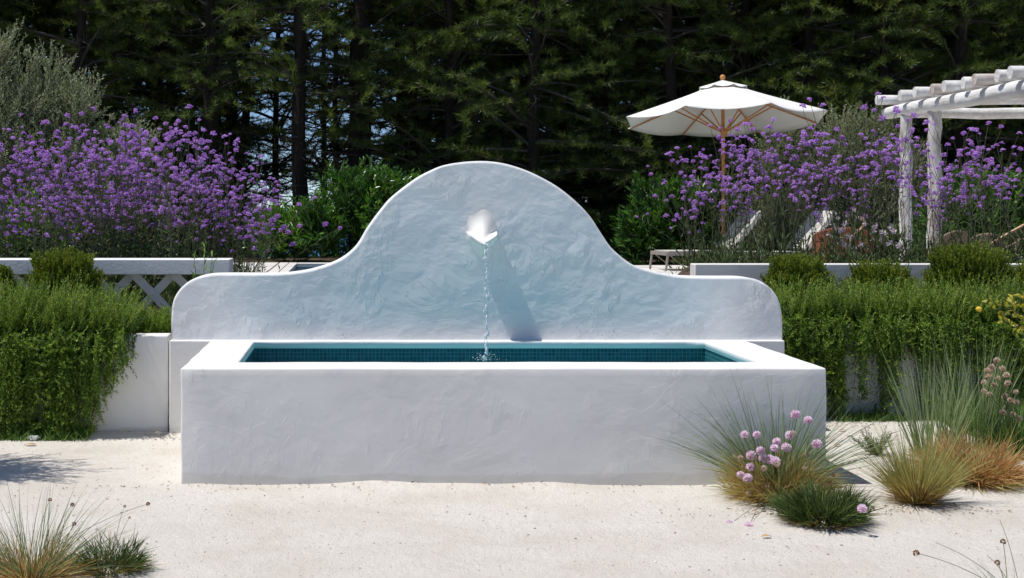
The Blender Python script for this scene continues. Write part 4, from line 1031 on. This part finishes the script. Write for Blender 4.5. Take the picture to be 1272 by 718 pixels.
# drifts of dry leaf near wall corners
for (cx, cy, s_, m) in [(wx(200, 9.6), 9.62, .10, 60), (wx(1060, 10), 9.95, .25, 90), (wx(310, 8), 7.93, .5, 60), (wx(1150, 7.4), 7.35, .22, 160), (wx(985, 7.3), 7.25, .25, 120), (wx(700, 8), 7.95, .9, 50)]:
    X_ = cx+r_.normal(0, s_, m); Y_ = cy+r_.normal(0, min(s_, .07), m); Y_ = np.where((X_ > -1) & (X_ < 2.66), np.minimum(Y_, 7.97), Y_)
    a_ = r_.uniform(0, 6.28, m)
    G.leaves(np.stack([X_, Y_, sand_z(X_, Y_)+.004], 1), np.stack([np.cos(a_), np.sin(a_), r_.uniform(0, .4, m)], 1), r_.uniform(.01, .03, m), r_.uniform(.003, .010, m), r_, r_.uniform(.1, 1, m), bias=(0, 0, 1))
tag(inst('dry_litter', G.mesh('dry_litter', M['litter'])), 'tiny scattered dry leaves and twigs on the pale sand', kind='stuff')
G = Geo(); n = 1900; Y_ = 5.2+4.4*r_.uniform(0, 1, n); X_ = r_.uniform(-2.8, 4.8, n); ok = ~((X_ > -1.0) & (X_ < 2.68) & (Y_ > 7.93)); X_, Y_ = X_[ok], Y_[ok]
for x_, y_ in zip(X_, Y_):
    s_ = float(abs(r_.normal(0, .0022)))+.0016
    G.blob((x_, y_, float(sand_z(np.array(x_), np.array(y_)))+s_*.3), s_, r_, .15, v=float(r_.uniform(0, 1)), seg=5, rings=4, sq=(1.2, 1, .7))
tag(inst('gravel_grains', G.mesh('gravel_grains', M['pebble'])), 'loose small stones scattered over the sand', kind='stuff')
def leaf_obj(px_, py_, ln, rot, label, mat='yellow_leaf'):
    D = F*EYE/(py_-YV); bm = bmesh.new(); n = 8
    L_, R_ = [], []
    for i in range(n+1):
        t = i/n; w = ln*.28*math.sin(PI*t)**.8; zc = .006*math.sin(PI*t)+.002
        L_.append(bm.verts.new((t*ln-ln/2, w, zc+.005*(w/(ln*.28+1e-6))))); R_.append(bm.verts.new((t*ln-ln/2, -w, zc+.004)))
    for i in range(n): 
        f = [L_[i], L_[i+1], R_[i+1], R_[i]]
        bm.faces.new(f)
    bmesh.ops.remove_doubles(bm, verts=bm.verts, dist=1e-5)
    o = bm_obj(bm, 'fallen_leaf', M[mat]); x = wx(px_, D); o.location = (x, D, float(sand_z(np.array(x), np.array(D)))+.003); o.rotation_euler = (0, 0, rot)
    md = o.modifiers.new('thick', 'SOLIDIFY'); md.thickness = .0008
    tag(o, label, 'leaf')
leaf_obj(38, 554, .085, -.15, 'large orange-brown fallen leaf on the sand below the left rosemary')
leaf_obj(1040, 556, .05, .3, 'yellow fallen leaf on the sand beside the basin shadow')
leaf_obj(1046, 541, .05, -.4, 'yellow fallen leaf on the sand near the right wall foot')
leaf_obj(952, 669, .05, .2, 'brown fallen leaf on the sand below the pink thrift')
# crumpled paper in the grass strip
bm = bmesh.new(); bmesh.ops.create_icosphere(bm, subdivisions=3, radius=.03); r_ = RNG(671)
for v in bm.verts:
    v.co *= 1+.35*r_.normal()*.5; v.co.z *= .55; v.co.x *= 1.35
o = bm_obj(bm, 'crumpled_paper', M['paper'], smooth_small=False); o.location = (wx(42, 9.52), 9.52, .02); tag(o, 'crumpled white paper lying in the grass at the left wall foot', 'litter')

# ------------------------------------------------------------------ parasol
UX, UY = wx(899, 19.3), 19.3
um = empty('parasol', (UX, UY, TZ)); tag(um, 'open cream canvas parasol on a wooden pole above the verbena', 'parasol')
hr = empty('canopy_tilt', (0, 0, 0)); COL.objects.unlink(hr); bpy.data.objects.remove(hr)
RC = 1.38; zr_ = 2.72-TZ; za = 3.25-TZ; tilt = -rad(5.5)
def tl(p):   # tilt about x axis at rim height: near side up
    x, y, z = p; zc = zr_; y2 = y*math.cos(tilt)-(z-zc)*math.sin(tilt); z2 = zc+y*math.sin(tilt)+(z-zc)*math.cos(tilt); return (x, y2, z2)
def canopy(R0, R1, z0, z1, scal, droop, name, thick=.004):
    bm = bmesh.new(); nr = 10; ns = 10; rows_ = []
    for i in range(nr+1):
        t = i/nr; row = []
        for k in range(8):
            a0 = rad(10.5+45*k); a1 = rad(10.5+45*(k+1))
            for j in range(ns):
                f = j/ns; R_ = R0+(R1-R0)*t
                c0 = Vector((math.cos(a0)*R_, math.sin(a0)*R_, 0)); c1 = Vector((math.cos(a1)*R_, math.sin(a1)*R_, 0))
                p = c0.lerp(c1, f); bow = 4*f*(1-f)
                p *= 1 - scal*bow*t*t
                z = z0+(z1-z0)*(t**.93) - droop*bow*t*(.35+.65*t)
                row.append(bm.verts.new(tl((p.x, p.y, z))))
        rows_.append(row)
    m = 8*ns
    for a, b in zip(rows_[:-1], rows_[1:]):
        for j in range(m): bm.faces.new((a[j], b[j], b[(j+1) % m], a[(j+1) % m]))
    # short hem hanging at the rim
    for f in bm.faces: f.smooth = True
    o = bm_obj(bm, name, M['canvas'], um, smooth_small=False)
    md = o.modifiers.new('thick', 'SOLIDIFY'); md.thickness = thick
    return o
canopy(.26, RC, za-.115, zr_, .035, .055, 'canopy')
canopy(.012, .335, za+.005, za-.10, .0, .028, 'vent_cap')
def log(p0, p1, r0, r1, mat, name, parent, sides=10, jit=.0, seed=0, n=2):
    G = Geo(); p0 = np.array(p0, float); p1 = np.array(p1, float); r_ = RNG(seed)
    pts = p0+(p1-p0)*np.linspace(0, 1, n)[:, None]
    if jit: pts[1:-1] += r_.normal(0, jit, (n-2, 3))
    G.tube(pts, np.linspace(r0, r1, n), sides, rng=r_ if jit else None, jit=.045 if jit else 0)
    return inst(name, G.mesh(name+'_mesh', mat, True), parent)
log((0, 0, 0), tl((0, 0, za)), .026, .022, M['teak'], 'pole', um)
G = Geo(); G.blob(tl((0, 0, za+.045)), .038, None, seg=14, rings=10); G.tube([tl((0, 0, za)), tl((0, 0, za+.02))], [.022, .03], 10); inst('finial', G.mesh('finial', M['teak'], True), um)
G = Geo(); G.tube([tl((0, 0, zr_-.20)), tl((0, 0, zr_-.12))], .045, 12); inst('hub', G.mesh('hub', M['teak'], True), um)
for k in range(8):
    a = rad(10.5+45*k); c, s_ = math.cos(a), math.sin(a)
    def rim(t): return tl((c*RC*t, s_*RC*t, za-.115+(zr_-za+.115)*max(0, (t*RC-.26)/(RC-.26))**.93-.022 if t*RC > .26 else za-.12))
    log(rim(.02), rim(.97), .012, .010, M['teak'], 'rib', um, 6)
    p = rim(.52); log(tl((c*.04, s_*.04, zr_-.16)), (p[0], p[1], p[2]-.01), .011, .010, M['teak'], 'strut', um, 6)
G = Geo(); G.tube([(0, 0, 0), (0, 0, .07), (0, 0, .08), (0, 0, .30)], [.26, .25, .05, .04], 24); inst('base', G.mesh('base', M['taupe_metal'], True), um)

# ------------------------------------------------------------------ pergola
pg = empty('pergola', (6.1, 15.5, TZ)); tag(pg, 'whitewashed log pergola at the right edge beyond the verbena', 'pergola')
PO = Vector((6.1, 15.5, TZ))
def P_(x, y, z): return (x-PO.x, y-PO.y, z-PO.z)
def plog(a, b, r0, r1, mat, name, seed, n=12): return log(P_(*a), P_(*b), r0, r1, mat, name, pg, 14, .006, seed, n)
plog((6.1, 16.42, 2.62), (6.1, 11.4, 2.62), .070, .088, M['log_beam'], 'beam', 701)
plog((9.4, 16.75, 2.62), (9.4, 11.4, 2.62), .070, .088, M['log_beam'], 'beam', 702)
for k, d in enumerate([16.4, 15.72, 15.28, 14.87, 14.5, 14.13, 13.78, 13.4, 13.02, 12.6, 12.2, 11.75]):
    plog((5.965+.03*math.sin(k*3), d, 2.765), (9.8, d+.05*math.sin(k*5), 2.775), .058, .052, M['log_rafter'] if k in (3, 6) else M['log_beam'], 'rafter', 710+k, 8)
plog((6.1, 15.9, -.0+TZ), (6.11, 15.9, 2.555), .072, .062, M['white_log'], 'post', 731)
plog((6.12, 15.16, TZ), (6.12, 15.16, 2.552), .074, .066, M['white_log'], 'post', 732)
plog((9.4, 15.9, TZ), (9.4, 15.9, 2.55), .085, .075, M['white_log'], 'post', 733)
plog((9.4, 11.8, TZ), (9.4, 11.8, 2.545), .085, .075, M['white_log'], 'post', 734)
plog((6.1, 11.7, TZ), (6.1, 11.7, 2.54), .085, .075, M['white_log'], 'post', 736)
plog((6.19, 16.15, 2.60), (9.3, 16.15, 2.60), .060, .060, M['log_beam'], 'cross_beam', 735)

# ------------------------------------------------------------------ loungers
def lounger(x, y, rz, label, src=None):
    e_ = empty('sun_lounger', (x, y, TZ), rz); tag(e_, label, 'sun lounger', 'sun loungers behind the verbena')
    # local: +x towards the head; hinge at x=.80
    W2 = .32; h = .235; Ls = .82; a = rad(52); Lb = .62
    G = Geo(); G.box(0.02, Ls, -W2+.03, W2-.03, h-.004, h+.012); inst('seat_sling', G.mesh('seat_sling', M['sling']), e_)
    G = Geo(); c, s_ = math.cos(a), math.sin(a)
    v = []
    for t in (0.03, Lb):
        for yy in (-W2+.01, W2-.01):
            for o in (0, .05): v.append((Ls+c*t-s_*o*-1, yy, h+.0+s_*t-c*o+.03))
    G.add(v, [(0,1,3,2),(4,6,7,5),(0,4,5,1),(2,3,7,6),(0,2,6,4),(1,5,7,3)])
    inst('backrest', G.mesh('backrest', M['sling']), e_)
    for yy in (-W2, W2):
        G = Geo(); G.box(-.02, Ls+.45, yy-.016, yy+.016, h-.045, h-.0); inst('side_rail', G.mesh('side_rail', M['taupe_metal']), e_)
        for xx, dx in ((.0, -.03), (Ls+.36, .05)):
            G = Geo(); G.tube([(xx, yy, h-.02), (xx+dx, yy, 0)], .016, 8); inst('leg', G.mesh('leg', M['taupe_metal'], True), e_)
        G = Geo(); G.tube([(Ls+.38, yy*.9, h-.02), (Ls+c*Lb*.72, yy*.9, h+s_*Lb*.72-.03)], .010, 6); inst('back_prop', G.mesh('back_prop', M['taupe_metal'], True), e_)
        G = Geo(); G.tube([(.03, yy*.95, h-.04), (.26, yy*.95, .01)], .007, 6); inst('brace', G.mesh('brace', M['taupe_metal'], True), e_)
    G = Geo(); G.box(-.02, .014, -W2, W2, h-.043, h+.002); inst('end_rail', G.mesh('end_rail', M['taupe_metal']), e_)
lounger(wx(822, 18.2), 18.3, rad(6), 'light lounger with raised back, its feet showing left of the kerb')
lounger(wx(908, 18.0), 18.0, rad(6), 'light lounger with raised back seen through verbena left of the rust armchair')

# ------------------------------------------------------------------ woven chairs
def woven_chair(px, D, w, ztop, rz, label, mat, seed):
    x = wx(px, D); e_ = empty('woven_chair', (x, D, TZ), rz); tag(e_, label, 'chair', 'low woven chairs under the pergola')
    H = ztop-TZ; r_ = RNG(seed)
    # curved back shell
    G = Geo(); n = 16; m = 8; V = []
    for off in (0, .03):
        for i in range(n+1):
            a = -1.25+2.5*i/n
            for j in range(m+1):
                t = j/m; top = H*(1-.16*(abs(a)/1.25)**2)
                V.append((math.sin(a)*(w/2+off), -math.cos(a)*(w/2+off)*.9+w*.2-.08*t, .18+(top-.18)*t))
    V = np.array(V); q = []
    k1 = (n+1)*(m+1)
    for o_ in (0, k1):
        for i in range(n):
            for j in range(m):
                a = o_+i*(m+1)+j; q.append((a, a+m+1, a+m+2, a+1) if o_ == 0 else (a, a+1, a+m+2, a+m+1))
    for i in range(n): q.append((i*(m+1)+m, (i+1)*(m+1)+m, k1+(i+1)*(m+1)+m, k1+i*(m+1)+m)); q.append((i*(m+1), k1+i*(m+1), k1+(i+1)*(m+1), (i+1)*(m+1)))
    for i in (0, n):
        for j in range(m): q.append((i*(m+1)+j, i*(m+1)+j+1, k1+i*(m+1)+j+1, k1+i*(m+1)+j))
    G.add(V, q); inst('back_shell', G.mesh('back_shell', mat, False), e_)
    # rolled rim
    pts = [((math.sin(a)*(w/2+.015), -math.cos(a)*(w/2+.015)*.9+w*.2-.08, H*(1-.16*(abs(a)/1.25)**2))) for a in np.linspace(-1.25, 1.25, 17)]
    G = Geo(); G.tube(pts, .017, 8); inst('rim', G.mesh('rim', mat, True), e_)
    G = Geo(); G.blob((0, .05, .26), .5, None, seg=16, rings=8, sq=(w*.85, w*.8, .14)); inst('seat_cushion', G.mesh('seat_cushion', M['cream_fabric'], True), e_)
    for sx_ in (-1, 1):
        for sy_ in (-1, 1):
            G = Geo(); G.tube([(sx_*w*.33, sy_*w*.3+.02, .22), (sx_*w*.38, sy_*w*.36+.02, 0)], .016, 7); inst('leg', G.mesh('leg', M['teak'], True), e_)
    return e_
woven_chair(1178, 14.3, .30, wz(287.5, 14.3), .25, 'taupe woven chair nearest the pergola posts', M['wicker'], 801)
woven_chair(1222, 14.6, .30, wz(291, 14.6), -.2, 'dark woven chair between the other taupe chair and the rattan armchair', M['wicker'], 802)
woven_chair(1048, 14.8, .60, wz(284, 14.8), -.3, 'rust-brown woven armchair behind the pale gaura flowers', M['rust_fabric'], 803)
G = Geo(); 
# curved orange arm of the rust chair
am = [(wx(a, 14.2)-wx(1048, 14.8), 14.2-14.8, wz(b, 14.2)-TZ) for a, b in [(1055, 302), (1057, 295), (1063, 290), (1070, 284), (1074, 276), (1072, 271), (1066, 270)]]
G.tube([(p[0]*math.cos(.3)-p[1]*math.sin(.3), p[0]*math.sin(.3)+p[1]*math.cos(.3), p[2]) for p in am], .013, 8)
ch = [o for o in COL.objects if o.get('label', '').startswith('rust-brown woven armchair')][0]
inst('curved_arm', G.mesh('curved_arm', M['rattan'], True), ch)
# rattan armchair at the right edge
D = 13.2; ra = empty('rattan_armchair', (wx(1275, D), D, TZ)); tag(ra, 'sunlit rattan armchair with slatted sloping arms at the right edge', 'chair')
def rp(px_, py_, d=0.0): return (wx(px_, D+d)-wx(1275, D), d, wz(py_, D+d)-TZ)
for d in (0, .5):
    G = Geo(); G.tube([rp(1224, 307, d), rp(1250, 291.5, d), rp(1280, 275, d), rp(1310, 262, d)], .012, 8); inst('arm_rail', G.mesh('arm_rail', M['rattan'], True), ra)
    G = Geo(); G.tube([rp(1238, 313, d), rp(1262, 301, d), rp(1310, 280, d)], .010, 8); inst('lower_rail', G.mesh('lower_rail', M['rattan'], True), ra)
    for k in range(13):
        f = k/12; a = (1232+f*70, 302.5-f*37); b = (1240+f*68, 312-f*33)
        G = Geo(); G.tube([rp(a[0], a[1], d), rp(b[0], b[1], d)], .006, 6); inst('spindle', G.mesh('spindle', M['rattan'], True), ra)
    G = Geo(); G.tube([rp(1267, 297, d), rp(1254, 335, d), rp(1247, 365, d)], [.028, .024, .02], 8); inst('leg', G.mesh('leg', M['wicker'], True), ra)
    G = Geo(); G.tube([rp(1310, 290, d), rp(1318, 362, d)], .022, 8); inst('leg', G.mesh('leg', M['wicker'], True), ra)
G = Geo(); a = rp(1240, 318); b = rp(1318, 326); G.box(a[0], b[0], .02, .48, b[2]-.03, b[2]+.04); inst('seat', G.mesh('seat', M['cream_fabric']), ra)
G = Geo(); G.box(b[0]-.06, b[0], .02, .48, b[2]+.04, wz(258, D)-TZ); inst('backrest', G.mesh('backrest', M['wicker']), ra)

# ------------------------------------------------------------------ light, world, camera
sd = Vector((.42, .048, -1.0)).normalized()
sl = bpy.data.lights.new('sun', 'SUN'); sl.energy = 4.2; sl.angle = rad(.5); sl.color = (1, .965, .92)
so = bpy.data.objects.new('sun', sl); COL.objects.link(so); so.rotation_euler = sd.to_track_quat('-Z', 'Y').to_euler(); so.location = (-4, 0, 12)
w = bpy.data.worlds.new('World'); scene.world = w; w.use_nodes = True; nt = w.node_tree; nt.nodes.clear()
sk = nt.nodes.new('ShaderNodeTexSky'); sk.sky_type = 'NISHITA'; sk.sun_disc = False
sk.sun_elevation = math.asin(-sd.z); sk.sun_rotation = math.atan2(-sd.x, -sd.y); sk.air_density = .7; sk.dust_density = 0.0; sk.ozone_density = 4.0; sk.altitude = 2500
bg = nt.nodes.new('ShaderNodeBackground'); bg.inputs[1].default_value = .108
wo = nt.nodes.new('ShaderNodeOutputWorld'); nt.links.new(sk.outputs[0], bg.inputs[0]); nt.links.new(bg.outputs[0], wo.inputs[0])
cam = bpy.data.cameras.new('camera'); co = bpy.data.objects.new('camera', cam); COL.objects.link(co)
co.location = (0, 0, EYE); co.rotation_euler = (rad(90), 0, 0)
cam.sensor_width = 36; cam.lens = 36*F/1272
cam.shift_x = (636-XV)/1272; cam.shift_y = -(359-YV)/1272
cam.clip_start = .05; cam.clip_end = 40000
scene.camera = co
vs = scene.view_settings; vs.view_transform = 'Standard'; vs.look = 'None'; vs.exposure = 0.16; vs.gamma = 1.0
scene.render.engine = 'CYCLES'
scene.cycles.max_bounces = 8; scene.cycles.transparent_max_bounces = 8; scene.cycles.diffuse_bounces = 4
scene.cycles.use_denoising = True
